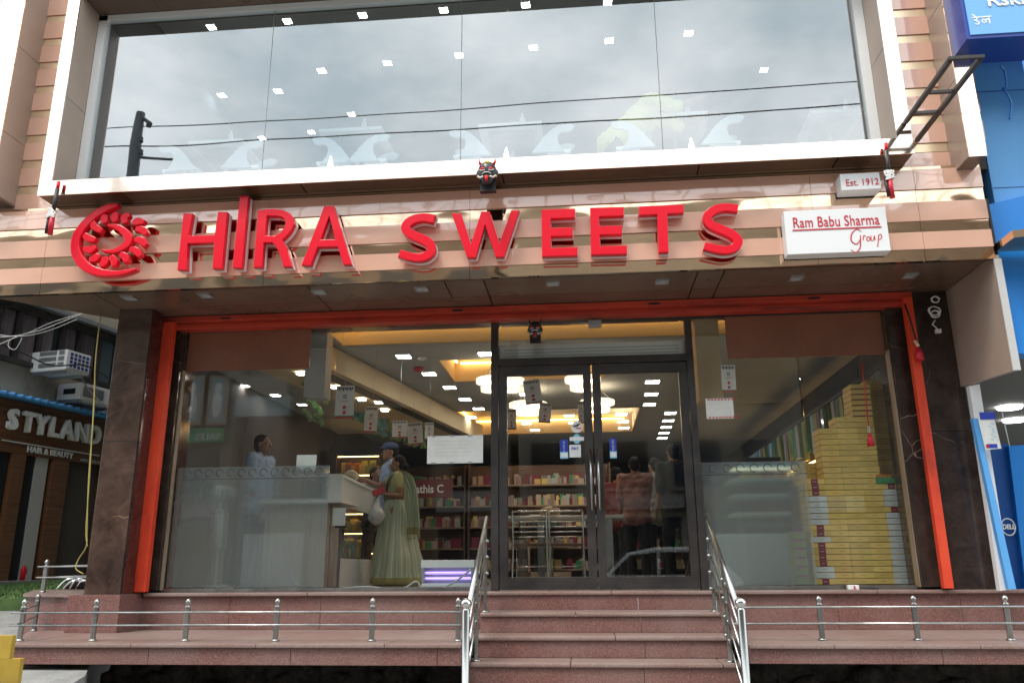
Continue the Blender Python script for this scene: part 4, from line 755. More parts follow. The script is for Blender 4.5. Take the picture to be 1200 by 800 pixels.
for r in (.1, .16, .21): atube(bm, [(-3.78 + math.cos(t) * r, 8.1, .95 + math.sin(t) * r) for t in [k * math.pi / 12 for k in range(25)]], .004, 5)
fin('guard', bm, 'galvanised', fan)
wc = thing('white_counter', 'white L shaped counter at the left of the woman in the sari', 'counter', (-2.3, 8.6, 0))
CA, CB = Vector((-2.66, 8.62)), Vector((-2.80, 10.7))
def cpan(name, o0, o1, z0, z1, m): return prism(name, [(CA.x + o0, CA.y), (CA.x + o1, CA.y), (CB.x + o1, CB.y), (CB.x + o0, CB.y)], z0, z1, m, wc)
box('end_panel', -2.77, -2.60, 8.58, 8.61, 0, 1.15, 'tile_panel_white', wc); cpan('top', -.5, .04, 1.151, 1.18, 'tile_panel_white'); cpan('front_panel', -.02, .02, .86, 1.15, 'tile_panel_white'); cpan('lower_panel', -.02, .02, 0, .30, 'tile_panel_white')
cpan('glass_front', .0, .01, .301, .859, 'glass_case'); cpan('back', -.4, -.38, 0, 1.15, 'wall_dark'); goods(wc, 8.8, 10.4, -3.0, .32, .6, 40, ['print_green', 'box_green', 'box_yellow'], face='x')
st = thing('card_stand', 'black post holding a white card in front of the white counter', 'stand', (-2.22, 8.35, 0)); p = atY(400, 600, 8.35)
bm = bmesh.new(); alathe(bm, (p.x, 8.35, 0), [(.10, 0), (.10, .015), (.015, .02), (.015, .60), (.02, .61)], 16); fin('post', bm, 'frame_black', st); box('card', p.x - .08, p.x + .05, 8.33, 8.345, .62, .80, 'paper', st); box('bracket', p.x - .06, p.x + .06, 8.346, 8.37, .60, .64, 'frame_black', st)
# main sweets counter receding at the right of the woman
sc_ = thing('sweets_counter', 'long glass sweets counter with curved top behind the woman in the sari', 'display counter', (-1.6, 12, 0))
P0 = atZ(487, 672, 0); P1 = Vector((-1.05, 14.6, 0)); ux_ = (P1 - P0).normalized(); vx = Vector((-ux_.y, ux_.x, 0)); Lc = (P1 - P0).length
def loc_box(name, u0, u1, v0, v1, z0, z1, m, par):
    q_ = [P0 + ux_ * u + vx * v for u, v in ((u0, v0), (u1, v0), (u1, v1), (u0, v1))]; return prism(name, [(p.x, p.y) for p in q_], z0, z1, m, par)
loc_box('base', 0, Lc, .05, .8, 0, .1, 'wood_light', sc_); loc_box('tray_shelf', 0, Lc, 0, .85, .52, .56, 'wood_light', sc_)
for k in range(5): loc_box('frame_post', k * Lc / 4 - .02, k * Lc / 4 + .03, -.01, .03, .1, .52, 'wood_light', sc_)
loc_box('lower_back', 0, Lc, .4, .43, .1, .52, 'box_green', sc_); loc_box('glass_front', 0, Lc, .05, .06, .56, 1.05, 'glass_case', sc_); loc_box('top', 0, Lc, .05, .8, 1.05, 1.08, 'tile_panel_white', sc_)
bm = bmesh.new()
for k in range(260):
    u, v_ = random.uniform(.1, Lc - .1), random.uniform(.1, .6); p = P0 + ux_ * u + vx * v_; asphere(bm, (p.x, p.y, .58 + random.uniform(0, .05)), .035, 1, random.choice((0, 0, 1)))
tag(fin('sweets', bm, ['sweet_orange', 'sweet_cream'], sc_), kind='stuff')
bd_ = thing('word_board', 'small red board with white lettering on the sweets counter', 'sign', atY(505, 575, 12.4)); q0 = atY(485, 562, 12.4); q1 = atY(530, 582, 12.4)
box('board', q0.x, q1.x, 12.4, 12.43, q1.z, q0.z, 'shirt_maroon', bd_); txt('lettering', 'athis C', .17, q0.x + .03, 12.395, q1.z + .07, 'white_soft', bd_, .002, squash=.9, bold=.004)
# insect lamp on the sill
i0 = atY(494, 656, 7.75); i1 = atY(556, 692, 7.75); il = thing('insect_lamp', 'white insect killer lamp with two violet tubes behind the left window', 'insect lamp', ((i0.x + i1.x) / 2, 7.8, 0)); zb = .03
for (n_, a_, b_, c_, d_) in (('top_case', i0.x, i1.x, i0.z - .07, i0.z), ('bottom_case', i0.x + .01, i1.x - .01, zb, zb + .03)): box(n_, a_, b_, 7.72, 7.84, c_, d_, 'tile_panel_white', il, .006)
box('back_plate', i0.x + .02, i1.x - .02, 7.83, 7.84, zb + .031, i0.z - .071, 'galvanised', il)
for x in (i0.x + .005, i1.x - .03): box('side_plate', x, x + .025, 7.73, 7.828, zb + .031, i0.z - .071, 'galvanised', il)
h_ = i0.z - .07 - zb - .03
for k in (.32, .68): tube('uv_tube', [(i0.x + .035, 7.78, zb + .03 + h_ * k), (i1.x - .035, 7.78, zb + .03 + h_ * k)], .011, 'lamp_uv', il)
bm = bmesh.new()
for k in range(8): z = zb + .035 + h_ * k / 8; atube(bm, [(i0.x + .03, 7.735, z), (i1.x - .03, 7.735, z)], .0018, 5)
fin('guard_wires', bm, 'steel', il)
pts = [atY(px, py, 7.66) for px, py in ((340, 672), (352, 688), (366, 684), (372, 690), (400, 689), (430, 687), (460, 690), (475, 688), (488, 681), (497, 691), (515, 690), (535, 680), (553, 666))]
tag(tube('power_cable', spl(pts, 6), .009, 'cable_grey', None, 7), 'pale grey power cable lying along the sill to the insect lamp', 'cable')
c = atY(1000, 687, 7.33); ad = thing('plug_adapter', 'small white plug adapter on the sill under the stacked boxes', 'adapter', (c.x, 7.3, .001)); box('body', c.x - .06, c.x + .03, 7.27, 7.32, .002, .04, 'white_paint', ad, .006); box('red_mark', c.x - .015, c.x - .003, 7.266, 7.2695, .006, .034, 'printed_red', ad); tube('lead', [(c.x + .03, 7.3, .012), (c.x + .12, 7.3, .009), (c.x + .2, 7.32, .008)], .004, 'black_rubber', ad)
# glass display case behind the film on the right
dc = thing('display_case', 'pale upright display case with lit shelves blurred behind the frosted right window', 'display case', (1.6, 8.5, 0))
k0 = atY(845, 690, 8.4); k1 = atY(934, 545, 8.4); X0, X1, ZT = k0.x, k1.x + .06, k1.z
box('base', X0, X1, 8.4, 8.95, .0, .50, 'tile_panel_white', dc, .01); box('back', X0 + .06, X1, 8.93, 8.95, .501, ZT, 'wall_grey', dc); box('post', X1 - .06, X1 - .02, 8.4, 8.45, .501, ZT, 'tile_panel_white', dc)
box('top', X0 + .28, X1, 8.4, 8.95, ZT + .001, ZT + .03, 'print_cyan', dc); box('glass_front', X0 + .06, X1 - .06, 8.41, 8.416, .501, ZT, 'glass_case', dc)
for z in (.68, .86, 1.02):
    box('shelf_board', X0 + .2, X1 - .07, 8.45, 8.9, z, z + .03, 'tile_panel_white', dc)
box('strip_light', X0 + .2, X1 - .1, 8.5, 8.53, ZT - .025, ZT - .01, 'lamp_ring', dc)
goods(dc, X0 + .25, X1 - .12, 8.5, 1.051, 1.11, 10, ['sweet_orange', 'box_yellow'], name='sweets')
# dark freezer further back
fz = thing('chest_freezer', 'dark chest freezer with a teal interior behind the display case', 'freezer', (1.9, 10.5, 0)); box('cabinet', 1.35, 2.35, 10.2, 10.9, 0, 1.42, 'window_dark', fz, .02); box('lid', 1.33, 2.37, 10.18, 10.92, 1.423, 1.47, 'frame_black', fz, .01)
# table and two wire-backed chairs seen through the left door
tb = thing('dining_table', 'long white table behind the left door', 'table', (-.3, 9.6, 0))
ty = 9.75; box('tabletop', -.98, .42, ty, ty + .6, .74, .78, 'tile_panel_white', tb, .005)
for x in (-.55, .25):
    box('leg', x - .04, x + .04, ty + .06, ty + .14, .03, .739, 'steel', tb); box('foot', x - .2, x + .16, ty + .04, ty + .16, 0, .029, 'steel', tb)
def cafe_chair(px, Y, label):
    x = atY(px, 640, Y).x; t = thing('cafe_chair', label, 'chair', (x, Y, 0), 'wire backed chairs at the white table')
    for s in (-1, 1):
        bm = bmesh.new(); atube(bm, spl([(x + s * .20, Y - .03, 0), (x + s * .19, Y, .42), (x + s * .19, Y - .02, .80)], 6), .011, 8); fin('leg', bm, 'chrome', t)
        bm = bmesh.new(); atube(bm, [(x + s * .18, Y + .36, 0), (x + s * .17, Y + .33, .42)], .011, 8); fin('leg', bm, 'chrome', t)
    bm = bmesh.new()
    for k in range(5): atube(bm, [(x - .19, Y - .01, .52 + k * .055), (x + .19, Y - .01, .52 + k * .055)], .006, 6)
    atube(bm, [(x - .19, Y - .02, .80), (x + .19, Y - .02, .80)], .011, 8); fin('backrest', bm, 'chrome', t)
    box('seat', x - .19, x + .19, Y + .0, Y + .37, .425, .45, 'wood_dark', t, .008); tube('stretcher', [(x - .18, Y + .34, .2), (x + .18, Y + .34, .2)], .008, 'chrome', t)
cafe_chair(621, 9.3, 'left wire backed chair at the white table behind the left door'); cafe_chair(664, 9.35, 'right wire backed chair at the white table behind the left door')
bn = atY(644, 597, 10); tag(fin('paper_parcel', (lambda b: (asphere(b, (bn.x, 10, .83), (.13, .09, .07), 3), [setattr(v, 'co', v.co + Vector((0, 0, 0)) + Vector((noise.noise(v.co * 20),) * 3) * .02) for v in b.verts], b)[2])(bmesh.new()), 'wood_light'), 'crumpled brown paper parcel on the white table', 'parcel')

# =================================================================== STACKED SWEET BOXES
BW, BH, BD = .192, .0515, .24; BYF = 7.72; bz = .034
tag(box('pallet', 1.93, 3.0, BYF - .02, BYF + .5, 0.0, .032, 'wood_dark'), 'low dark board under the stacked sweet boxes', 'board')
JIT = {}
def sweet_box(x, y, z, kind, label, h=BH, w_=BW):
    base = {'Y': 'box_yellow', 'M': 'box_yellow', 'W': 'box_yellow', 'S': 'box_yellow', 'G': 'box_green', 'B': 'box_yellow'}[kind]
    JIT.setdefault(round(x, 3), [random.uniform(0, .02), 0]); J_ = JIT[round(x, 3)]; J_[1] = max(-.006, min(.006, J_[1] + random.uniform(-.0025, .0025))); jx, jy = J_[1], J_[0] + random.uniform(-.004, .004)
    o = sbox('sweet_box', (x + jx, y + BD / 2 + jy, z + h / 2), (w_ - .010, BD, h - .0045), base, None, .002)
    tag(o, label, 'box', 'sweet boxes stacked in the right window')
    fy = y + jy - .001
    if kind == 'M': sbox('maroon_band', (x + jx, fy, z + h / 2), (.062, .0016, h - .006), 'box_maroon', o); sbox('band_print', (x + jx, fy - .0012, z + h / 2), (.03, .0008, .006), 'box_side', o)
    elif kind == 'W': sbox('white_label', (x + jx + .003, fy, z + h / 2), (w_ * .86, .0016, h - .007), 'box_white', o); sbox('label_print', (x + jx, fy - .0012, z + h / 2), (.05, .0008, .006), 'box_side', o)
    elif kind == 'G': sbox('pink_band', (x + jx, fy, z + h - .008), (w_ * .7, .0016, .013), 'box_pink', o)
    elif kind == 'S': sbox('maroon_edge', (x + jx, fy, z + .006), (w_ - .02, .0016, .009), 'box_maroon', o)
    else: sbox('label_print', (x + jx, fy, z + h / 2 + .001), (.045, .0012, .0045), 'sweet_orange', o)
    return o
KL = {'Y': 'plain yellow sweet box', 'M': 'yellow sweet box with a maroon band', 'W': 'sweet box with a white front label', 'S': 'yellow sweet box edged in maroon', 'G': 'green sweet box with pink band'}
OW = ['bottom'] + [w_ + ' from the bottom' for w_ in 'second third fourth fifth sixth seventh eighth ninth tenth eleventh twelfth thirteenth fourteenth fifteenth sixteenth seventeenth eighteenth nineteenth twentieth twenty-first twenty-second twenty-third twenty-fourth twenty-fifth twenty-sixth twenty-seventh twenty-eighth twenty-ninth thirtieth thirty-first thirty-second thirty-third thirty-fourth thirty-fifth thirty-sixth thirty-seventh thirty-eighth'.split()]
def col(px, kinds, where, y=BYF, z=bz, h=BH, w_=BW):
    x = atY(px, 680, y).x
    for k, q_ in enumerate(kinds): sweet_box(x, y, z + k * h, q_, KL[q_] + ', ' + OW[k] + ', ' + where, h, w_)
    return x
col(941.5, 'G' * 6, 'short left stack', h=.078, w_=.12)
col(967.5, 'MWWMMMMWMMWWWWWMMM'[::1], 'banded front left stack')
x_ = col(992, 'Y' * 27, 'leftmost tall stack'); col(1013.5, 'Y' * 29, 'middle tall stack')
col(1036, 'Y' * 29 + 'S' * 6, 'tallest stack')
xr = col(1060, 'W' * 12 + 'M' + 'W' * 3 + 'M', 'white labelled right stack')
zt = bz + 17 * BH; gg = box('wrapped_parcel', xr - .13, xr + .05, BYF, BYF + .2, zt + .002, zt + .055, 'print_green'); tag(gg, 'green and brown wrapped parcel on top of the white labelled stack', 'parcel'); box('brown_top', xr - .128, xr + .0, BYF + .002, BYF + .19, zt + .0555, zt + .08, 'sweet_orange', gg)
tag(box('cupboard', xr - .14, xr + .1, BYF + .28, BYF + .7, 0, zt + .085, 'wood_dark'), 'dark cupboard carrying the rear stack of plain boxes at the right', 'cupboard')
for k in range(18): sweet_box(xr + .055, BYF + .29, zt + .09 + k * BH, 'Y', 'plain yellow sweet box, ' + OW[k] + ', raised rear stack at the right')
tag(box('cupboard', x_ - .26, x_ - .06, BYF + .28, BYF + .7, 0, .93, 'wood_dark'), 'dark cupboard carrying the short rear stack at the left', 'cupboard')
for k in range(4): sweet_box(x_ - .15, BYF + .29, .933 + k * BH, 'Y', 'plain yellow sweet box, ' + OW[k] + ', short rear stack at the left')

# =================================================================== PEOPLE
def capsule(bm, a, b, ra, rb):
    a, b = Vector(a), Vector(b); d = b - a; n = max(2, int(d.length / (min(ra, rb) * .8)) + 1)
    atube(bm, [a.lerp(b, i / n) for i in range(n + 1)], 0, 12, True, 0, [ra + (rb - ra) * i / n for i in range(n + 1)])
    asphere(bm, a, ra, 2); asphere(bm, b, rb, 2)
def solid(name, build, m, parent, voxel=.009, sm=3, xf=None, crease=0):
    """one continuous skin grown over tapered limbs"""
    bm = bmesh.new(); build(bm)
    if xf: bmesh.ops.transform(bm, matrix=xf, verts=bm.verts)
    me = bpy.data.meshes.new('s'); bm.to_mesh(me); bm.free(); o = bpy.data.objects.new('s', me); COL.objects.link(o)
    r = o.modifiers.new('r', 'REMESH'); r.mode = 'VOXEL'; r.voxel_size = voxel; r.use_smooth_shade = True
    s = o.modifiers.new('s', 'SMOOTH'); s.iterations = sm; s.factor = .5
    dg = bpy.context.evaluated_depsgraph_get(); m2 = bpy.data.meshes.new_from_object(o.evaluated_get(dg)); bpy.data.objects.remove(o); bpy.data.meshes.remove(me)
    b2 = bmesh.new(); b2.from_mesh(m2); bpy.data.meshes.remove(m2)
    for f in b2.faces: f.material_index = 0
    if crease:
        for v in b2.verts: q_ = v.co.copy(); q_.z *= .8; v.co += v.normal * (noise.noise(q_ * 11) * .7 + noise.noise(q_ * 26) * .45 - .1) * crease
    return fin(name, b2, m, parent, smooth=True, keep=True)
def hand(bm, wrist, dirn, side, curl=.5, s=1.0):
    """palm, four unequal bent fingers and a thumb from the side of the palm"""
    w_ = Vector(wrist); d = Vector(dirn).normalized(); sd = Vector(side); sd = (sd - d * sd.dot(d)).normalized(); up = d.cross(sd)
    pc = w_ + d * .085 * s
    for k in range(4):
        o = sd * (.027 - .018 * k) * s; capsule(bm, w_ + d * .01 + o * .6, pc + o, .013 * s, .0115 * s)
        l1 = (.036, .041, .038, .030)[k] * s; l2 = (.030, .034, .032, .025)[k] * s; d1 = (d + up * curl * .7).normalized(); d2 = (d + up * curl * 2).normalized()
        a = pc + o * 1.05; b = a + d1 * l1; c = b + d2 * l2; capsule(bm, a, b, .0095 * s, .0085 * s); capsule(bm, b, c, .0085 * s, .007 * s)
    a = w_ + d * .03 * s + sd * .022 * s; b = a + (d * .6 + sd * .75 + up * .2).normalized() * .04 * s; c = b + (d * .95 + sd * .2 + up * .35).normalized() * .032 * s
    capsule(bm, a, b, .012 * s, .010 * s); capsule(bm, b, c, .0095 * s, .008 * s)
def person(label, loc, yaw, H, shirt, trousers, group=None, armL=None, armR=None, sit=False, lean=0.0, turn=0.0, hair='hair', cap=None, vox=.010, fem=False):
    """faces -Y before yaw; arms are (elbow, wrist) offsets from the shoulder"""
    k = H / 1.70; t = thing('person', label, 'person', loc, group); M = Matrix.Translation(loc) @ Matrix.Rotation(yaw, 4, 'Z') @ Matrix.Scale(k, 4)
    hz = .92 if not sit else .50; LM = Matrix.Translation((0, 0, hz)) @ Matrix.Rotation(lean, 4, 'X') @ Matrix.Translation((0, 0, -.92))
    T = lambda *p: LM @ Vector(p)
    sh = {s: T(s * .185, 0, 1.41) for s in (-1, 1)}
    arms = {-1: armR or ((.03, .02, -.29), (.05, -.08, -.53)), 1: armL or ((-.03, .02, -.29), (-.05, -.08, -.53))}
    el = {s: sh[s] + Vector((-s * arms[s][0][0], arms[s][0][1], arms[s][0][2])) for s in (-1, 1)}; wr = {s: sh[s] + Vector((-s * arms[s][1][0], arms[s][1][1], arms[s][1][2])) for s in (-1, 1)}
    if sit: hip = {s: Vector((s * .10, 0, .50)) for s in (-1, 1)}; kn = {s: Vector((s * .12, -.42, .50)) for s in (-1, 1)}; an = {s: Vector((s * .12, -.40, .08)) for s in (-1, 1)}
    else: hip = {s: Vector((s * .09, 0, .90)) for s in (-1, 1)}; kn = {s: Vector((s * .10, -.02 - .04 * s, .49)) for s in (-1, 1)}; an = {s: Vector((s * .10, .03 - .05 * s, .08)) for s in (-1, 1)}
    HC = T(0, -.015, 1.585); HM = Matrix.Translation(HC) @ Matrix.Rotation(turn, 4, 'Z') @ Matrix.Rotation(lean * .4, 4, 'X'); h = lambda *p: HM @ Vector(p)
    def torso(bm, e=0):
        capsule(bm, T(-.07, 0, .95), T(.07, 0, .95), .105 + e, .105 + e); capsule(bm, T(0, 0, .98), T(0, .0, 1.14), .12 + e, .115 + e); capsule(bm, T(-.07, 0, 1.15), T(-.09, 0, 1.33), .095 + e, .09 + e); capsule(bm, T(.07, 0, 1.15), T(.09, 0, 1.33), .095 + e, .09 + e)
        capsule(bm, T(-.15, 0, 1.40), T(.15, 0, 1.40), .062 + e, .062 + e); capsule(bm, T(0, -.03, 1.2), T(0, -.02, 1.34), .09 + e, .09 + e)
    def arm_up(bm, e=0, f=1.0):
        for s in (-1, 1): capsule(bm, sh[s], sh[s].lerp(el[s], f), .055 + e, .042 + e)
    def body(bm):
        torso(bm); arm_up(bm)
        for s in (-1, 1):
            capsule(bm, el[s], wr[s], .041, .027); d = (wr[s] - el[s]); hand(bm, wr[s], d, Vector((-s * .3, -1, .2)) if abs(d.z) > abs(d.y) else Vector((-s, 0, .3)), .45)
            capsule(bm, hip[s], kn[s], .082, .055); capsule(bm, kn[s], an[s], .052, .036); capsule(bm, an[s] + Vector((0, .03, -.03)), an[s] + Vector((0, -.15, -.045)), .038, .030)
        capsule(bm, T(0, 0, 1.42), T(0, -.01, 1.52), .056, .050)
        for c, r in (((0, .01, .03), (.075, .092, .09)), ((0, -.018, -.04), (.058, .07, .075)), ((0, -.062, -.075), (.028, .024, .025))):
            asphere(bm, (0, 0, 0), r, 3); vs = bm.verts[-642:] if False else None
            bm.verts.ensure_lookup_table(); n = 642; vv = [bm.verts[i] for i in range(len(bm.verts) - 162, len(bm.verts))]
            bmesh.ops.transform(bm, matrix=HM @ Matrix.Translation(c), verts=vv)
        capsule(bm, h(0, -.085, .012), h(0, -.104, -.022), .008, .013); capsule(bm, h(-.02, -.085, -.055), h(.02, -.085, -.055), .008, .008)
        for s in (-1, 1): capsule(bm, h(s * .077, .0, .015), h(s * .079, .01, -.02), .012, .008); capsule(bm, h(s * .02, -.088, .028), h(s * .045, -.078, .026), .008, .007)
    b = solid('body', body, 'skin', t, vox, 3, M)
    for s in (-1, 1):
        e = M @ h(s * .031, -.085, .008); sphere('eye', e, .011 * k, 'eye_white', t, 2); e2 = M @ h(s * .031, -.0945, .008); sphere('iris', e2, .005 * k, 'hair', t, 2)
    bm = bmesh.new(); capsule(bm, M @ h(-.02, -.0935, -.055), M @ h(.02, -.0935, -.055), .0045, .0045); fin('lips', bm, 'lip', t)
    def hairf(bm):
        for c, r in (((0, .022, .045), (.083, .092, .085)), ((0, .05, -.01), (.07, .06, .07))):
            asphere(bm, (0, 0, 0), r, 3); bm.verts.ensure_lookup_table(); vv = [bm.verts[i] for i in range(len(bm.verts) - 162, len(bm.verts))]; bmesh.ops.transform(bm, matrix=HM @ Matrix.Translation(c), verts=vv)
        if fem: asphere(bm, h(0, .115, -.03), (.05, .045, .05), 3)
    solid('hair', hairf, hair, t, .010, 2, M)
    if cap: solid('cap', lambda bm: (asphere(bm, h(0, .005, .075), (.090, .105, .062), 3), asphere(bm, h(0, -.09, .055), (.06, .06, .012), 3)), cap, t, .009, 2, M)
    if shirt:
        def sf(bm): torso(bm, .022); arm_up(bm, .022, 1.0 if not fem else .45); capsule(bm, T(-.08, 0, .86), T(.08, 0, .86), .135, .135); capsule(bm, T(-.07, 0, 1.06), T(.07, 0, 1.06), .128, .128); capsule(bm, T(-.03, 0, 1.455), T(.03, 0, 1.455), .056, .056)
        solid('shirt', sf, shirt, t, .012, 2, M, .022)
    if trousers:
        def tf(bm):
            capsule(bm, T(-.06, 0, .93), T(.06, 0, .93), .112, .112)
            for s in (-1, 1): capsule(bm, hip[s], kn[s], .102, .084); capsule(bm, kn[s], an[s] + Vector((0, 0, .02)), .082, .066)
        solid('trousers', tf, trousers, t, .012, 2, M, .020)
        for s in (-1, 1): solid('shoe', lambda bm: capsule(bm, an[s] + Vector((0, .035, -.035)), an[s] + Vector((0, -.16, -.05)), .044, .036), 'cloth_dark', t, .012, 2, M)
    return t, M, sh, el, wr
# woman in a green sari, facing left, reaching onto the counter
wf = atZ(456, 684, 0); WY = 9.9; wp = Vector((atY(463, 684, WY).x, WY, 0)); HW = 1.53
wm, MW, shw, elw, wrw = person('woman in a pale green striped sari holding a red purse and plastic bag', wp, R_(-78), HW, None, None, armR=((-.02, -.28, -.10), (.0, -.55, .02)), armL=((-.05, .05, -.27), (-.045, -.13, -.25)), fem=True, vox=.008)
kk = HW / 1.7
solid('blouse', lambda bm: (capsule(bm, (-.07, 0, 1.2), (-.09, 0, 1.34), .108, .102), capsule(bm, (.07, 0, 1.2), (.09, 0, 1.34), .108, .102), capsule(bm, (-.14, 0, 1.40), (.14, 0, 1.40), .074, .074), [capsule(bm, shw[s], shw[s].lerp(elw[s], .5), .067, .06) for s in (-1, 1)]), 'blouse_green', wm, .011, 3, MW)
def cloth(name, rows, m, par, xf, closed=True):
    """draped cloth: rows of points (top to bottom); the 'cloth' attribute carries weave coordinates"""
    bm = bmesh.new(); n = len(rows[0]); lay = bm.verts.layers.float_vector.new('cloth'); V = []
    for i, r in enumerate(rows):
        rr = []
        for j, p in enumerate(r): v = bm.verts.new(xf @ Vector(p)); v[lay] = (j / n if closed else j / n * .2, i / (len(rows) - 1), 0); rr.append(v)
        V.append(rr)
    for i in range(len(V) - 1):
        for j in range(n if closed else n - 1):
            f = bm.faces.new((V[i][j], V[i][(j + 1) % n], V[i + 1][(j + 1) % n], V[i + 1][j])); f.smooth = True
    if closed: bm.faces.new(V[-1])
    else:
        g_ = bmesh.ops.solidify(bm, geom=bm.faces[:], thickness=.006)
    return fin(name, bm, m, par, smooth=True)
rows = []; N = 120
for i in range(26):
    f_ = i / 25; z = 1.10 - f_ * 1.085; rx = .150 + .03 * math.sin(min(f_ * 3, 1.57)) + .15 * f_ ** 1.5; ry = .13 + .07 * math.sin(min(f_ * 3, 1.57)) + .13 * f_ ** 1.4
    r = []
    for j in range(N):
        a = 2 * math.pi * j / N; pl_ = (.003 + .014 * f_) * math.sin(a * 15 + 2 * math.sin(a)) + .030 * f_ * math.sin(a * 4 + 1.3 + f_ * 1.5) + .05 * noise.noise(Vector((math.cos(a) * 2.2, math.sin(a) * 2.2, f_ * 3.5)))
        front = max(0, math.cos(a + math.pi / 2)) ** 3
        r.append(((rx + pl_) * math.cos(a), (ry + pl_) * math.sin(a) - .0 + .10 * f_ ** 2 * (math.sin(a) > 0) * abs(math.sin(a)), z))
    rows.append(r)
cloth('sari_skirt', rows, 'sari', wm, MW)
# the drape across the chest and over the far shoulder, ending in a fringe behind
rows = []
path = [(-.16, -.10, 1.04), (-.03, -.155, 1.16), (.08, -.15, 1.30), (.15, -.07, 1.44), (.17, .02, 1.475), (.19, .11, 1.40), (.23, .17, 1.22), (.25, .20, 1.0), (.26, .22, .80), (.27, .23, .64)]
sp = spl(path, 5)
for i, p in enumerate(sp):
    f_ = i / (len(sp) - 1); wd_ = .10 + .05 * math.sin(f_ * 3.1) + (.03 * max(0, f_ - .5) * 2)
    r = []
    for j in range(22):
        u = j / 21 - .5; up_ = (1 - min(1, f_ * 2.2)); side = 1 - up_
        r.append((p.x + (u * wd_ * .5) * side + .01 * math.sin(j * 1.6), p.y - .01 * math.sin(j * 1.9 + f_) + u * wd_ * side * 1.2, p.z + u * wd_ * 2.0 * up_ - .03 * abs(u) * side))
    rows.append(r)
cloth('sari_drape', rows, 'sari', wm, MW, closed=False)
bm = bmesh.new()
for j in range(22):
    p = MW @ Vector(rows[-1][j]); atube(bm, [p, p + Vector((random.uniform(-.008, .008), 0, -.05))], .003, 5)
fin('fringe', bm, 'sari', wm)
lh = MW @ (wrw[1] + (wrw[1] - elw[1]).normalized() * .09)
bm = bmesh.new(); abox(bm, lh.x - .09, lh.x + .07, lh.y - .05, lh.y - .02, lh.z - .01, lh.z + .06, .008); bmesh.ops.rotate(bm, verts=bm.verts, cent=lh, matrix=Matrix.Rotation(-.3, 3, 'Y')); tag(fin('purse', bm, 'purse_red'), 'small red purse held by the woman in the sari', 'purse')
def bagf(bm):
    c = lh + Vector((-.03, -.06, -.26)); asphere(bm, c, (.095, .07, .11), 3); capsule(bm, c + Vector((0, 0, .06)), c + Vector((.01, .02, .2)), .06, .014); capsule(bm, c + Vector((.01, .02, .19)), lh + Vector((0, -.02, -.01)), .012, .009)
    for v in bm.verts: v.co += Vector((1, 1, .4)) * noise.noise(v.co * 22) * .018
pb = tag(solid('plastic_bag', bagf, 'bag_plastic', None, .007, 2), 'white translucent plastic bag hanging from the woman\'s hand', 'bag'); 
cl = MW @ (wrw[-1] + Vector((0, -.1, .03))); tag(solid('cloth_bundle', lambda bm: (asphere(bm, cl, (.09, .05, .06), 3), asphere(bm, cl + Vector((.04, 0, -.03)), (.06, .05, .05), 3), [setattr(v, 'co', v.co + Vector((1, 1, 1)) * noise.noise(v.co * 25) * .02) for v in bm.verts]), 'sweet_cream', None, .008, 2), 'cream cloth bundle held out over the white counter by the woman', 'cloth')
person('man in a pale blue shirt standing behind the frosted left window, facing right', Vector((atY(301, 600, 8.9).x, 8.9, 0)), R_(82), 1.66, 'shirt_blue', 'cloth_dark', vox=.009)
person('man in a blue cap and pale shirt behind the woman in the sari', Vector((atY(456, 600, 10.7).x, 10.7, 0)), R_(-60), 1.80, 'shirt_blue', 'cloth_dark', cap='cap_blue')
person('dark haired person behind the counter left of the woman in the sari', Vector((atY(438, 600, 11.0).x, 11.0, 0)), R_(60), 1.52, 'shirt_grey', 'cloth_dark')
person('customer in a pink shirt with back turned, seen through the right door', Vector((atY(746, 600, 11.2).x, 11.2, 0)), R_(176), 1.62, 'shirt_pink', 'cloth_dark')
person('customer in a maroon shirt left of the pink shirted man in the right door', Vector((atY(724, 600, 12.2).x, 12.2, 0)), R_(150), 1.6, 'shirt_maroon', 'cloth_dark')
person('customer in grey at the right edge of the right door', Vector((atY(770, 600, 12.0).x, 12.0, 0)), R_(-150), 1.7, 'shirt_grey', 'cloth_dark')
person('tall customer in dark clothes by the right door post', Vector((atY(793, 600, 11.0).x, 11.0, 0)), R_(-160), 1.76, 'cloth_dark', 'cloth_dark')

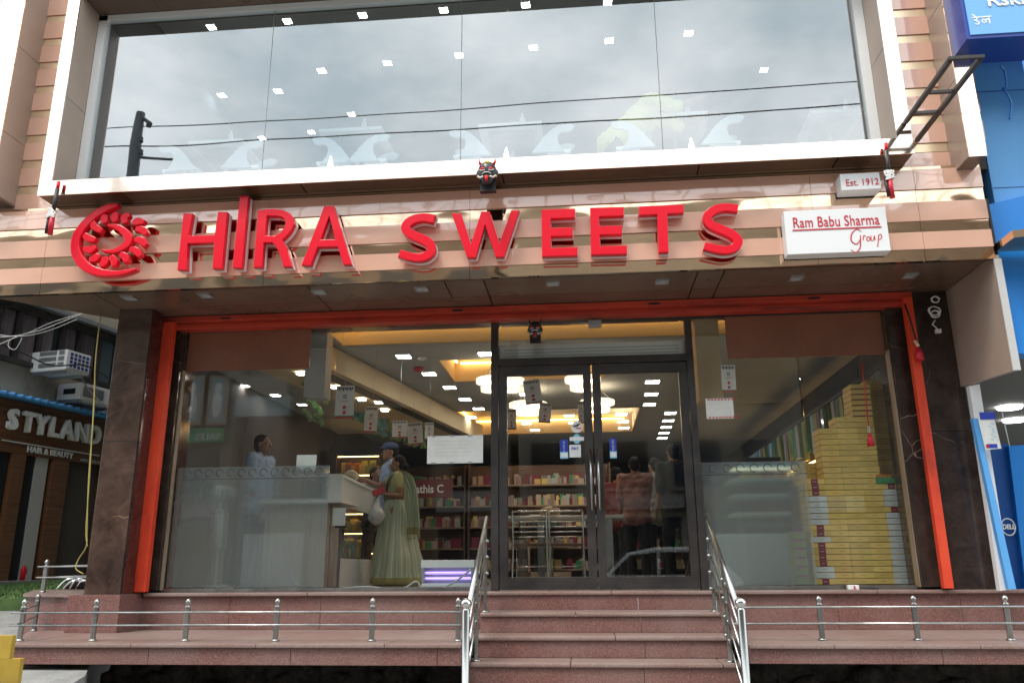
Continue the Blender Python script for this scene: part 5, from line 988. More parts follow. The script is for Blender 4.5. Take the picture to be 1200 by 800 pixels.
# =================================================================== UPSTAIRS
UF = 3.345
ceiling_lights(((248, 31), (337, 24), (425, 17), (520, 11), (616, 5), (712, 2)), 6.05, .085, 'upstairs in the front row', 'lit square lights upstairs')
ceiling_lights(((260, 111), (326, 106), (377, 82), (454, 73), (538, 64), (625, 55), (714, 47), (807, 38)), 6.05, .09, 'upstairs in the middle rows', 'lit square lights upstairs')
ceiling_lights(((307, 161), (365, 154), (412, 133), (895, 81)), 6.05, .085, 'upstairs in the back rows', 'lit square lights upstairs')
UY = 7.35
for i, (x0, x1, yy, lb) in enumerate(((220, 283, 169, 'leftmost white table upstairs'), (373, 447, 155, 'second white table upstairs from the left'), (560, 635, 149, 'middle white table upstairs above the mask'), (757, 832, 137, 'white table upstairs in front of the person in yellow'), (950, 1015, 133, 'rightmost white table upstairs'))):
    a = atY(x0, yy, UY); b = atY(x1, yy, UY); cx = (a.x + b.x) / 2; t = thing('cafe_table', lb, 'table', (cx, UY + .3, UF), 'white tables upstairs')
    box('tabletop', a.x, b.x, UY, UY + .62, a.z, a.z + .035, 'white_paint', t, .004); box('underframe', a.x + .1, b.x - .1, UY + .1, UY + .5, a.z - .06, a.z - .002, 'wall_grey', t)
    bm = bmesh.new(); alathe(bm, (cx, UY + .3, UF), [(.2, 0), (.19, .02), (.05, .05), (.03, .2), (.028, a.z - UF - .061)], 20); fin('pedestal', bm, 'white_paint', t)
    if i in (1, 2, 3): 
        q_ = thing('glow_cone', ('', 'small pointed white glowing cone below the second table', 'small pointed white glowing cone below the middle table', 'small pointed white glowing cone below the table by the person in yellow')[i], 'lamp', (cx + .02, 6.75, UF), 'pointed white cones behind the upper window')
        bm = bmesh.new(); alathe(bm, (cx + .02, 6.75, UF), [(.05, 0), (.05, .30), (.032, .44), (.028, .5), (.006, .6)], 14); fin('cone_body', bm, 'cone_glow', q_)  # pointed white cone with a glow put into its material
    bm = bmesh.new(); alathe(bm, (cx + .12, UY + .1, a.z + .036), [(.03, 0), (.035, .01), (.025, .1), (.012, .13), (.012, .15)], 14); tag(fin('condiment_jar', bm, 'white_paint'), 'small white jar on the ' + lb, 'jar')
fin_pts = [(310, 458), (345, 418), (385, 368), (430, 326), (470, 303), (510, 293), (545, 294), (562, 305), (545, 330), (520, 340), (492, 340), (468, 352), (460, 375), (466, 410), (480, 432), (500, 455)]
K5 = lambda p, Y: atY(360 + p[0] / 5, 100 + p[1] / 5, Y)
base0 = [K5(p, 7.0) for p in fin_pts]; bx0 = sum(p.x for p in base0) / len(base0); bz0 = min(p.z for p in base0)
for px, py, mir, lb in ((292, 180, 1, 'white fin backed chair right of the leftmost upstairs table'), (385, 172, -1, 'white fin backed chair left of the second upstairs table'), (440, 172, 1, 'white fin backed chair right of the second upstairs table'), (545, 168, -1, 'white fin backed chair left of the middle upstairs table'),
                        (655, 165, 1, 'white fin backed chair right of the middle upstairs table'), (735, 162, -1, 'white fin backed chair hiding the legs of the person in yellow'), (853, 156, 1, 'white fin backed chair right of the table beside the person in yellow'), (205, 182, -1, 'white fin backed chair left of the leftmost upstairs table')):
    c = atY(px, py, 7.0); t = thing('fin_chair', lb, 'chair', (c.x, 7.1, UF), 'white fin backed chairs upstairs'); zoff = bz0
    lp = [(c.x + mir * (p.x - bx0), p.z - bz0 + zoff) for p in base0]
    for y0 in (6.95, 7.33): outline('wing', [lp], y0, y0 + .03, 'chair_grey', t, .004)
    box('seat', c.x - .11, c.x + .11, 6.985, 7.325, zoff + .01, zoff + .05, 'white_soft', t, .01)
    bm = bmesh.new(); alathe(bm, (c.x, 7.15, UF), [(.2, 0), (.19, .02), (.03, .04), (.03, zoff + .01 - UF)], 18); fin('pedestal', bm, 'steel', t)
pu = atY(736, 160, 7.6); person('person in a yellow shirt bent over a table behind the upper window', Vector((pu.x - .15, 7.35, UF)), R_(80), 1.7, 'shirt_yellow', 'cloth_dark', lean=R_(50), armR=((.0, -.26, -.12), (.0, -.50, -.06)), armL=((.0, -.26, -.12), (.0, -.50, -.06)))
pu = atY(838, 120, 7.9); person('dark clothed person leaning behind the upper window right of the one in yellow', Vector((pu.x, 7.9, UF)), R_(-60), 1.72, 'cloth_dark', 'cloth_dark', lean=R_(12))

# =================================================================== LEFT NEIGHBOUR (its front runs away along the side lane)
ang = R_(11.3); NO = Vector((-8.0, 10.5, 0)); ND = Vector((math.sin(ang), math.cos(ang), 0)); NN = Vector((ND.y, -ND.x, 0))   # along, outward
def onN(px, py, out=0):
    d = ray(px, py); o = NO + NN * out; t = (o - EYE).dot(NN) / d.dot(NN); p = EYE + d * t; return ((p - NO).dot(ND), p.z)
NM = Matrix(((ND.x, NN.x, 0, NO.x), (ND.y, NN.y, 0, NO.y), (0, 0, 1, 0), (0, 0, 0, 1)))
def nbox(name, s0, s1, o0, o1, z0, z1, m, par=None, bev=0):
    bm = bmesh.new(); abox(bm, s0, s1, o0, o1, z0, z1, bev); bmesh.ops.transform(bm, matrix=NM, verts=bm.verts); return fin(name, bm, m, par)
nb = thing('salon_building', 'tan neighbouring building with a wood clad salon front and dark upper windows', 'building', NO + Vector((-2, 1, -.17)))
s_l = onN(0, 600)[0] - 3.0; s_r = 9.0
zs_top = onN(60, 478)[1]; zs_bot = onN(60, 537)[1]; zw_b = onN(60, 433)[1]; zw_t = onN(60, 369)[1]
nbox('wall', s_l, s_r, -5, -.15, zs_bot, 9.5, 'plaster_tan', nb)
cl_ = nbox('wood_cladding', s_l, s_r, -.15, -.02, zs_bot, zs_top, 'wood_dark', nb)
nr = 7
for k in range(nr):
    z0 = zs_bot + (zs_top - zs_bot) * k / nr
    for a, b in ((s_l, onN(30, 500)[0] + .2), (onN(30, 500)[0] + .205, s_r)): nbox('plank', a, b - .004, -.019, random.uniform(.0, .008), z0 + .003, z0 + (zs_top - zs_bot) / nr - .003, 'wood_cladding', cl_)
nbox('roof_sheet', s_l, s_r, -.15, .16, zs_top + .01, zs_top + .035, 'blue_paint', nb)
bm = bmesh.new()
s = s_l
while s < s_r: atube(bm, [NM @ Vector((s, -.1, zs_top + .05)), NM @ Vector((s, .18, zs_top + .045))], .028, 8); s += .14
fin('roof_corrugation', bm, 'blue_paint', nb)
nbox('interior_dark', s_l, s_r, -3.0, -2.9, -.17, zs_bot, 'wall_dark', nb)
for px in (4, 18, 70, 78): pass
def npost(px0, px1, m, name, z0=-.17, out=.02, nm2=None):
    a = onN(px0, 600)[0]; b = onN(px1, 600)[0]; return nbox(name, a, b, -.16, out, z0, zs_bot - .002, m, nb)
npost(5, 20, 'wood_cladding', 'front_post'); npost(54, 72, 'wood_cladding', 'front_post'); npost(114, 128, 'wood_dark', 'front_post')
npost(-26, 4, 'window_dark', 'glass_panel', out=-.05); dlf = npost(21, 42, 'window_dark', 'glass_panel', out=-.06); npost(36, 50, 'white_aluminium', 'door_edge', out=-.03); npost(73, 113, 'wall_dark', 'door_leaf', out=-.09)
nbox('door_step', s_l, s_r, -.16, .40, -.25, .06, 'concrete', nb)
# upper windows: frames, curtained panes
zc0, zc1 = zw_b, zw_t
wn = nbox('window_band', s_l, s_r, -.149, -.12, zc0, zc1, 'window_dark', nb)
cur = onN(3, 440)[0]; edges = [onN(px, py)[0] for px, py in ((-34, 380), (3, 380), (27, 385), (52, 395), (78, 400), (97, 410), (120, 415), (140, 420))]
for i, (a, b) in enumerate(zip(edges, edges[1:])):
    nbox('pane', a + .03, b - .03, -.115, -.105, zc0 + .05, zc1 - .05, 'glass_street', wn); nbox('curtain', a + .05, b - .05 - (.1 if i == 3 else 0), -.118, -.1165, zc0 + .06, zc1 - .06, 'curtain' if i != 6 else 'teal_glass', wn); nbox('mullion', a - .03, a + .03, -.118, -.05, zc0, zc1, 'frame_black', wn)
for z in (zc0, zc1 - .04): nbox('window_rail', edges[0], s_r, -.118, -.045, z - .03, z + .04, 'frame_black', wn)
nbox('eave', s_l, s_r, -.148, .05, zc1 + .06, zc1 + .12, 'galvanised', nb)
# salon sign: letters and smaller line
def ntxt(name, body, size, s0, z, m, par, ext, squash=1, out=.02, bold=0, space=1):
    cu = bpy.data.curves.new('t', 'FONT'); cu.body = body; cu.size = size; cu.extrude = ext; cu.offset = bold; cu.resolution_u = 3; cu.space_character = space; o = bpy.data.objects.new('t', cu); me = bpy.data.meshes.new_from_object(o); bpy.data.objects.remove(o); bpy.data.curves.remove(cu); bm = bmesh.new(); bm.from_mesh(me); bpy.data.meshes.remove(me)
    for v in bm.verts: x, y, zz = v.co; v.co = NM @ Vector((s0 + x * squash, out + ext + zz, z + y))
    for f in bm.faces: f.material_index = 0
    return fin(name, bm, m, par)
s0, z0 = onN(3, 504.5); s1, z1 = onN(117, 519); ht = onN(15, 482)[1] - onN(15, 506)[1]
ss = thing('salon_sign', 'raised white letters STYLAND HAIR & BEAUTY on the wood clad salon front', 'sign', NM @ Vector((s0, .1, z0)))
word = 'STYLAND'; tot = s1 - s0; adv = [.98, .92, 1.02, .88, 1.08, 1.08, 1.04]; xx = s0; zb_ = (z0 + z1) / 2
for ch_, ad_ in zip(word, adv): ntxt('letter', ch_, ht * 1.38, xx, zb_, 'white_soft', ss, .035, .88 * tot / 7 / (ht * .92), .03, .012); xx += tot / 7 * ad_ * .955
sa, za = onN(30, 529); ntxt('small_lettering', 'HAIR & BEAUTY', ht * .42, sa, za, 'white_soft', ss, .008, 1.0, .01, .002)
sa2, za2 = onN(93, 540); ntxt('small_lettering', 'UNISEX SALON', ht * .22, sa2, za2, 'box_side', ss, .004, 1.0, .01)
la, lz = onN(1, 515); nbox('rule_line', la, s1, .012, .02, lz - .01, lz + .006, 'white_soft', ss)
# notices in the salon doorway, extinguisher
for (px0, py0, px1, py1, m, lb) in ((61, 595, 70, 612, 'paper', 'white notice in the salon doorway'), (59, 613, 68, 628, 'print_cyan', 'blue notice below the white one in the salon doorway')):
    a = onN(px0, py0); b = onN(px1, py1); tag(nbox('door_notice', a[0], b[0], -.088, -.08, b[1], a[1], m), lb, 'notice')
a = onN(21, 668); fe = thing('fire_extinguisher', 'small red fire extinguisher by the salon door', 'extinguisher', NM @ Vector((a[0], .1, .062)))
bm = bmesh.new(); c = NM @ Vector((a[0], .1, .062)); alathe(bm, c, [(.035, 0), (.035, .15), (.018, .18), (.012, .2)], 14); fin('cylinder', bm, 'sign_red', fe); tube('hose', [c + Vector((0, 0, .2)), c + Vector((.045, 0, .17)), c + Vector((.05, 0, .08))], .005, 'black_rubber', fe)
# air conditioners
def ac_unit(px0, py0, px1, py1, out, depth_px, label, split=False):
    a = onN(px0, py0, out); b = onN(px1, py1, out); w0, w1 = a[0], b[0]; t = thing('air_conditioner', label, 'air conditioner', NM @ Vector((w0, 0, b[1])))
    nbox('case', w0, w1, -.10, out, b[1], a[1], 'white_soft', t, .01); W = w1 - w0; Hh = a[1] - b[1]
    if split:
        g_ = nbox('fan_recess', w0 + .05, w0 + W * .55, out + .001, out + .006, b[1] + .05, a[1] - .05, 'window_dark', t)
        for k in range(7): nbox('louvre', w0 + .05, w0 + W * .55, out + .007, out + .012, b[1] + .06 + k * (Hh - .1) / 7, b[1] + .075 + k * (Hh - .1) / 7, 'galvanised', t)
        nbox('badge', w0 + W * .7, w0 + W * .9, out + .001, out + .003, b[1] + Hh * .4, b[1] + Hh * .5, 'print_blue', t)
        nbox('side_vent', w0 - .004, w0 - .001, .02, out - .1, b[1] + .08, a[1] - .08, 'window_dark', t)
    else:
        nbox('coil', w0 + .03, w1 - .03, out + .001, out + .005, b[1] + .03, a[1] - .03, 'print_blue', t)
        for k in range(6): nbox('grille_bar', w0 + .03 + k * (W - .07) / 5, w0 + .045 + k * (W - .07) / 5, out + .006, out + .016, b[1] + .02, a[1] - .02, 'white_soft', t)
        for k in range(5): nbox('grille_bar', w0 + .02, w1 - .02, out + .017, out + .024, b[1] + .03 + k * (Hh - .07) / 4, b[1] + .042 + k * (Hh - .07) / 4, 'white_soft', t)
        for r in range(3):
            for q_ in range(2): nbox('side_louvre', w0 - .006, w0 - .001, .05 + q_ * (out - .2), .05 + q_ * (out - .2) + (out - .24 if q_ == 0 else .10), b[1] + .05 + r * Hh * .3, b[1] + .05 + r * Hh * .3 + Hh * .2, 'galvanised', t)
    for s_ in (w0 + .05, w1 - .08): nbox('support', s_, s_ + .03, -.1, out - .05, b[1] - .04, b[1] - .005, 'galvanised', t)
    return t
ac_unit(80, 409, 104, 440, .55, 30, 'window air conditioner with blue coil sticking out of the salon building'); ac_unit(96, 448, 140, 478, .34, 10, 'split air conditioner outdoor unit below the window unit on the salon building', True)
# turf in front of the salon
tf_ = [atZ(-60, 704, -.165), atZ(64, 701, -.165), atZ(120, 688, -.165), atZ(120, 683.5, -.165), atZ(-60, 685, -.165)]
P_ = [(p.x, p.y) for p in tf_]; P_ = [(-12.0, 8.9), (-5.5, 9.6), (-5.0, 12.2), (-7.35, 12.6), (-8.4, 9.2), (-12.5, 9.2)]
P_ = [(-9.5, 8.75), (-6.3, 9.05), (-5.35, 12.0), (-6.9, 13.2), (-7.45, 10.9), (-9.6, 10.0)]
TZ = lambda y: -.10 + (y - 8.9) * .0705
P_ = [(-10.5, 8.6), (-6.0, 8.9), (-5.0, 12.5), (-6.85, 13.0), (-7.42, 10.75), (-10.5, 10.6)]
bm = bmesh.new(); ta = [bm.verts.new((x, y, TZ(y))) for x, y in P_]; tb_ = [bm.verts.new((x, y, -.3)) for x, y in P_]; bm.faces.new(ta); bm.faces.new(tb_[::-1])
for i in range(6): bm.faces.new((ta[i], ta[(i + 1) % 6], tb_[(i + 1) % 6], tb_[i]))
bmesh.ops.triangulate(bm, faces=bm.faces[:1]); tag(fin('turf', bm, 'turf_base'), kind='structure')
bm = bmesh.new(); rnd = random.Random(3)
def inside(x, y):
    c_ = False; n = len(P_)
    for i in range(n):
        (xa, ya), (xb, yb) = P_[i], P_[(i + 1) % n]
        if (ya > y) != (yb > y) and x < (xb - xa) * (y - ya) / (yb - ya) + xa: c_ = not c_
    return c_
cnt = 0
while cnt < 22000:
    x, y = rnd.uniform(-10.4, -5.0), rnd.uniform(8.6, 13.0)
    if not inside(x, y): continue
    cnt += 1; a_ = rnd.uniform(0, 6.3); h_ = rnd.uniform(.02, .04); dx, dy = math.cos(a_) * .006, math.sin(a_) * .006
    bm.faces.new([bm.verts.new(p) for p in ((x - dx, y - dy, TZ(y)), (x + dx, y + dy, TZ(y)), (x + dy * 2, y - dx * 2, TZ(y) + h_))])
tag(fin('artificial_grass', bm, 'grass_blade', keep=True), 'short green artificial grass in front of the salon', 'grass', kind='stuff')
# yellow barrier at the left edge, dark bundle with chrome bars, cables
yb_ = atZ(2, 796, GZ + .02); yy = 5.2; p0 = atY(-12, 744, yy); p1_ = atY(12, 796, yy); bt = thing('yellow_barrier', 'worn yellow painted metal barrier box at the lower left edge', 'barrier', (p0.x, yy, -.6))
box('panel', p0.x - .2, atY(11, 770, yy).x, yy, yy + .04, atY(5, 772, yy).z, p0.z, 'barrier_yellow', bt, .004); box('lower_panel', p0.x - .2, atY(23, 780, yy + .2).x, yy + .2, yy + .24, -.58, atY(15, 771, yy + .2).z, 'barrier_yellow', bt, .004); box('slot', p0.x + .05, p0.x + .07, yy - .003, yy - .001, p0.z - .22, p0.z - .1, 'black_rubber', bt)
mc = atY(82, 688, 8.35); mb = thing('chrome_bar_bundle', 'small dark folded frame with chrome bars lying behind the landing rail', 'frame', (mc.x, 8.35, -.003))
bm = bmesh.new(); cc = Vector((mc.x + .05, 8.35, 0))
for k in range(4): atube(bm, spl([cc + Vector((-.16 + .05 * k, -.05 + .03 * k, .012)), cc + Vector((-.08 + .05 * k, 0, .11 - .02 * (k % 2))), cc + Vector((.08 + .03 * k, .05, .07)), cc + Vector((.2, .03 * k, .015))], 5), .009, 7)
fin('bars', bm, 'chrome', mb)
solid('cloth', lambda bm: (capsule(bm, cc + Vector((-.12, .06, .04)), cc + Vector((.2, .08, .05)), .035, .045), capsule(bm, cc + Vector((0, .05, .05)), cc + Vector((.1, .05, .07)), .04, .03)), 'cloth_dark', mb, .009, 2)
bm = bmesh.new(); pts = [atY(118, 370, 6.75), atY(112, 420, 6.7), atY(110, 480, 6.72), atY(104, 560, 6.7), atY(102, 620, 6.7), atY(101, 640, 6.7), atY(92, 655, 6.72), atY(89, 666, 6.7), atY(98, 672, 6.7)]
atube(bm, spl(pts, 6), .005, 6); atube(bm, spl([p + Vector((.02 * math.sin(i * 3), 0, 0)) for i, p in enumerate(pts[:6])], 6), .004, 6); tag(fin('yellow_cable', bm, 'cable_yellow'), 'yellow cable hanging down beside the brown marble pillar', 'cable')
def wires(name, chains, r, m, label):
    bm = bmesh.new()
    for c in chains: atube(bm, spl([atY(*q_) for q_ in c], 6), r, 5)
    return tag(fin(name, bm, m), label, 'cable')
wires('loose_wires', [((-20, 396, 7.2), (26, 392, 7.3), (60, 378, 7.6), (100, 366, 8.2)), ((-20, 412, 7.2), (24, 393, 7.3), (50, 386, 7.8), (95, 368, 8.4)), ((24, 393, 7.3), (12, 398, 7.3), (10, 406, 7.3), (18, 409, 7.3), (26, 396, 7.3)), ((-20, 390, 7.2), (20, 394, 7.25), (55, 388, 7.4), (90, 374, 7.9))], .0035, 'white_soft', 'tangle of pale wires strung across the salon windows')
wires('black_service_cable', [((-10, 398, 8), (30, 415, 8.5), (60, 428, 9), (100, 428, 9.3), (130, 445, 9.5)), ((95, 440, 9.3), (105, 458, 9.3), (128, 480, 9.3))], .009, 'black_rubber', 'black service cable sagging past the air conditioners')

# =================================================================== RIGHT NEIGHBOUR
bl = thing('blue_building', 'pale blue neighbouring shop building at the right edge', 'building', (4.3, 7.5, GZ))
box('upper_wall', 3.43, 3.86, 6.5, 7.3, 2.55, 9, 'blue_paint', bl); box('wall_recess', 3.83, 7, 7.4, 7.6, 2.2, 9, 'blue_paint', bl); wu = box('recess_window', 3.84, 6.5, 7.3, 7.39, 3.1, 4.6, 'blue_deep', bl); box('pane', 4.0, 6.4, 7.27, 7.295, 2.6, 4.35, 'teal_glass', wu)
box('dark_gap', 3.315, 3.425, 7.0, 7.6, 1.75, 9, 'black_joint', bl)
a = atY(1153, 235, 6.3); 
qs = [atY(1155, 234, 6.45), atY(1171, 243, 6.45), atY(1205, 240, 6.45), atY(1205, 415, 6.45), atY(1187, 410, 6.45)]
outline('side_fascia', [[(p.x, p.z) for p in (atY(1157, 240, 6.45), atY(1230, 222, 6.45), atY(1230, 415, 6.45), atY(1189, 414, 6.45))]], 6.45, 6.6, 'blue_bright', bl)
outline('fascia_edge', [[(p.x, p.z) for p in (atY(1153.5, 234, 6.44), atY(1156.5, 234, 6.44), atY(1190, 415, 6.44), atY(1186, 415, 6.44))]], 6.42, 6.46, 'black_rubber', bl)
mp_ = atY(1173, 290, 6.3); prism('copper_ledge', [(mp_.x, 6.1), (mp_.x + .9, 5.9), (mp_.x + .9, 6.4), (mp_.x, 6.4)], mp_.z, mp_.z + .06, 'gold_mirror', bl)
# projecting sign box, top right
s_a = atY(1133, 46, 5.9); sb = thing('blue_shop_sign', 'blue projecting sign box lettered in white at the top right corner', 'sign', (s_a.x, 5.9, s_a.z))
bm = bmesh.new(); abox(bm, s_a.x, s_a.x + 2.5, 5.9, 6.25, s_a.z, s_a.z + 1.4); fin('box', bm, 'blue_deep', sb); fc = box('face', s_a.x + .03, s_a.x + 2.5, 5.89, 5.899, s_a.z + .03, s_a.z + 1.4, 'sign_blue', sb)
t1 = atY(1157, 7, 5.88); txt('lettering', 'Rskri', .16, t1.x, 5.886, t1.z, 'white_paint', sb, .003, bold=.003, squash=1.1)
h0 = atY(1139, 21, 5.886); h1_ = atY(1162, 21, 5.886); hw = (h1_.x - h0.x)
def hstroke(pts, n=5): return ribbon([(h0.x + x * hw, h0.z + y * hw, .011) for x, y in pts], n)
bm = bmesh.new()
for i, s_ in enumerate([[(0, 0), (1.0, .02)], [(.25, 0), (.23, -.12), (.10, -.15), (.22, -.22), (.33, -.30), (.25, -.42), (.12, -.38)], [(.22, .0), (.12, .14), (.02, .20)], [(.62, -.38), (.50, -.28), (.55, -.14), (.68, -.22), (.66, -.36)], [(.68, -.2), (.76, -.12), (.84, -.2)], [(.87, .0), (.87, -.42)]]):
    b2 = outline_mesh([hstroke([(p[0], p[1]) for p in s_])], 5.8865 + .0003 * i, 5.8895); me = bpy.data.meshes.new('g'); b2.to_mesh(me); b2.free(); bm.from_mesh(me); bpy.data.meshes.remove(me)
fin('hindi_lettering', bm, 'white_paint', sb)
# lower shop of the blue building
box('shop_ceiling', 3.5, 8, 7.3, 14, 2.05, 2.15, 'wall_grey', bl); box('shop_wall', 3.5, 8, 13.9, 14, -.3, 2.05, 'teal_glass', bl); box('shop_floor', 3.4, 8, 6.9, 14, -.5, -.31, 'floor_tile', bl)
for i, (px, py) in enumerate(((1183, 477), (1189, 492))):
    c = atZ(px, py, 2.04); t = thing('round_ceiling_lamp', 'round white lamp inside the blue shop, ' + ('nearer' if i == 0 else 'farther'), 'ceiling light', (c.x, c.y, 2.0)); bm = bmesh.new(); alathe(bm, (c.x, c.y, 2.02), [(.13, 0), (.14, .015), (.14, .028)], 24); fin('diffuser', bm, 'lamp_white', t)
cw = [atY(1136, 452, 7.1), atY(1148, 450, 7.1), atY(1186, 690, 7.1), atY(1172, 692, 7.1)]
outline('white_jamb', [[(p.x, p.z) for p in cw]], 7.1, 7.16, 'white_soft', bl)
outline('blue_jamb', [[(p.x, p.z) for p in (atY(1140, 490, 7.02), atY(1146, 490, 7.02), atY(1191, 690, 7.02), atY(1182, 690, 7.02))]], 7.02, 7.07, 'blue_paint', bl)
db = thing('computer_banner', 'deep blue standing banner with a round DELL mark in the right hand shop', 'banner', (3.75, 7.6, -.31))
outline('panel', [[(p.x, p.z) for p in (atY(1160, 520, 7.6), atY(1181, 520, 7.6), atY(1203, 695, 7.6), atY(1176, 695, 7.6))]], 7.6, 7.63, 'blue_panel', db); outline('panel', [[(p.x, p.z) for p in (atY(1182, 522, 7.55), atY(1240, 520, 7.55), atY(1240, 695, 7.55), atY(1203, 695, 7.55))]], 7.55, 7.6, 'blue_bright', db)
c = atY(1181.5, 617, 7.54); rr_ = .075; ang_ = [k * math.pi / 16 for k in range(32)]
outline('ring', [[(c.x + rr_ * math.cos(t) * .8, c.z + rr_ * math.sin(t)) for t in ang_], [(c.x + rr_ * .88 * .8 * math.cos(t), c.z + rr_ * .88 * math.sin(t)) for t in ang_]], 7.535, 7.54, 'white_soft', db); txt('lettering', 'DELL', .056, c.x, 7.530, c.z - .018, 'white_soft', db, .002, 'CENTER', squash=.85, bold=.002)
o, a, b = sheet('payment_poster', 1146, 483, 1172, 526, 7.0, 'paper', 'small white and violet payment poster leaning on the blue jamb', 'poster', R_(4))
w_ = b.x - a.x; hgt = a.z - b.z
box('top_band', a.x + .008, b.x + .004, 6.994, 6.9965, a.z - hgt * .2, a.z, 'print_blue', o); box('bottom_band', a.x + .03, b.x - .02, 6.994, 6.9965, b.z + .01, b.z + hgt * .14, 'print_blue', o); box('red_mark', a.x + .02, a.x + .04, 6.993, 6.9965, b.z + .012, b.z + hgt * .13, 'printed_red', o)
bm = bmesh.new()
for k in range(7): x = a.x + w_ * random.uniform(.5, .8); z = b.z + hgt * (.25 + .07 * k); abox(bm, x, x + w_ * .12, 6.994, 6.9965, z, z + .008)
fin('printing', bm, 'print_cyan', o)
tube('lamp_cord', [atY(1173, 478, 7.2), atY(1183, 522, 7.2)], .004, 'white_soft', bl)

# =================================================================== ACROSS THE STREET (seen only as reflections)
def block(x0, x1, y, h, m, label, rows, cols, sign=None):
    t = thing('street_building', label, 'building', ((x0 + x1) / 2, y, GZ)); w_ = box('wall', x0, x1, y - 8, y, GZ, h, m, t); gw = (x1 - x0) / cols
    for r in range(rows):
        for c in range(cols):
            z0 = 2.6 + r * 2.8
            if z0 + 1.6 > h: continue
            f = box('window', x0 + gw * c + gw * .18, x0 + gw * (c + 1) - gw * .18, y + .002, y + .06, z0, z0 + 1.5, 'window_dark', t); box('sill', x0 + gw * c + gw * .14, x0 + gw * (c + 1) - gw * .14, y + .002, y + .12, z0 - .1, z0 - .003, m, f)
    rg_ = random.Random(int(x0 * 10)); x = x0 + .2
    while x < x1 - 1:
        ww = rg_.uniform(1.3, 2.8); e = min(x + ww, x1 - .1); zz = rg_.uniform(1.5, 2.0)
        box('signboard', x, e - .1, y + .002, y + rg_.uniform(.1, .3), zz, zz + rg_.uniform(.35, .7), rg_.choice(['window_dark', 'shirt_maroon', 'wood_dark', 'acp_brown', 'wall_grey', 'frame_black', 'acp_brown', 'curtain', 'teal_glass']), t)
        box('shop_opening', x + .05, e - .2, y + .002, y + .04, GZ, zz - .25, rg_.choice(['window_dark', 'wood_dark', 'galvanised', 'window_dark', 'curtain']), t); x = e
    return t
block(-34, -22, -12.5, 11.0, 'wall_opposite', 'tan building across the street at far left', 3, 4); block(-21.8, -12, -12, 11.6, 'wall_opp_b', 'pale three storey block across the street on the left', 3, 4)
q1 = block(-11.8, -2.5, -12.4, 11.2, 'wall_opposite', 'tan building with blue sign across the street', 3, 4); block(-2.2, 7, -12, 11.4, 'wall_opp_b', 'pale block with maroon awning across the street', 2, 4); block(7.2, 17, -12.6, 11.5, 'wall_opposite', 'tan block across the street on the right', 3, 4); block(17.2, 30, -12, 11.0, 'wall_opp_b', 'pale block across the street at far right', 2, 5)
def back_txt(body, size, x, y, z, m, par):
    cu = bpy.data.curves.new('t', 'FONT'); cu.body = body; cu.size = size; cu.extrude = .01; o = bpy.data.objects.new('t', cu); me = bpy.data.meshes.new_from_object(o); bpy.data.objects.remove(o); bpy.data.curves.remove(cu); bm = bmesh.new(); bm.from_mesh(me); bpy.data.meshes.remove(me)
    bmesh.ops.transform(bm, matrix=Matrix.Translation((x, y, z)) @ Matrix.Rotation(math.pi, 4, 'Z') @ Matrix.Rotation(math.pi / 2, 4, 'X'), verts=bm.verts)
    for f in bm.faces: f.material_index = 0
    return fin('lettering', bm, m, par)
a = mirY(448, 458, -11.8); b = mirY(500, 474, -11.8); ls = thing('library_sign', 'pale street sign reading LIBRARY across the street', 'sign', (a.x, -11.9, b.z)); box('board', a.x, b.x, -12.2, -11.95, b.z, a.z, 'wall_opp_b', ls); back_txt('LIBRARY', .5, b.x - .15, -11.94, b.z + .1, 'print_dark', ls)
a = mirY(275, 465, -11.9); b = mirY(340, 486, -11.9); bs_ = tag(box('blue_shop_board', a.x, b.x, -12.3, -11.9, b.z, a.z, 'teal_glass'), 'blue shop board across the street', 'sign')
a = mirY(212, 455, -11.9); b = mirY(335, 463, -11.9); tag(box('white_shop_board', a.x, b.x, -12.3, -11.95, b.z, a.z + .4, 'wall_opp_b'), 'white shop board above the blue one across the street', 'sign')
pp = atY(160, 170, 2 * 6.44 + 5.0); pole = thing('utility_pole', 'leaning concrete utility pole with crossarm behind the camera', 'pole', (pp.x, -5, GZ)); topz = atY(162, 134, 2 * 6.44 + 5.0).z
bm = bmesh.new(); atube(bm, [(pp.x - .1, -5, GZ), (pp.x, -5, topz - 1), (pp.x + .05, -5, topz)], .14, 10, rs=[.17, .13, .11]); fin('pole', bm, 'black_plastic', pole)
tube('arm', [(pp.x, -5, topz - .05), (pp.x + .35, -5, topz - .35)], .05, 'black_plastic', pole); tube('crossarm', [(pp.x, -5, topz - 1.25), (pp.x + 1.0, -5, topz - 1.35)], .035, 'black_plastic', pole)
for dx, dz in ((.3, -.42), (.12, -.85), (.14, -1.2)): bm = bmesh.new(); alathe(bm, (pp.x + dx, -5, topz + dz), [(.05, 0), (.07, .05), (.04, .08), (.07, .12), (.04, .16)], 12); fin('insulator', bm, 'black_plastic', pole)
def street_wire(pa, pb, Yo, label, r=.012):
    a = atY(*pa, 2 * 6.44 - Yo); b = atY(*pb, 2 * 6.44 - Yo); a.y = b.y = Yo; d = b - a; pts = [a + d * t - Vector((0, 0, 4 * .25 * u * (1 - u))) for t in [k / 20 * 2.2 - .6 for k in range(21)] for u in [(t + .6) / 2.2]]
    tag(tube('street_wire', pts, r, 'black_rubber', None, 6), label, 'cable')
street_wire((130, 144), (1000, 88), -5, 'uppermost overhead street wire behind the camera', .014); street_wire((128, 166), (1000, 115), -4.9, 'second overhead street wire behind the camera', .017); street_wire((300, 196), (1000, 164), -5.1, 'lowest overhead street wire behind the camera', .012)
street_wire((0, 225), (1100, 195), -7.5, 'overhead cable above the opposite roofs', .02)
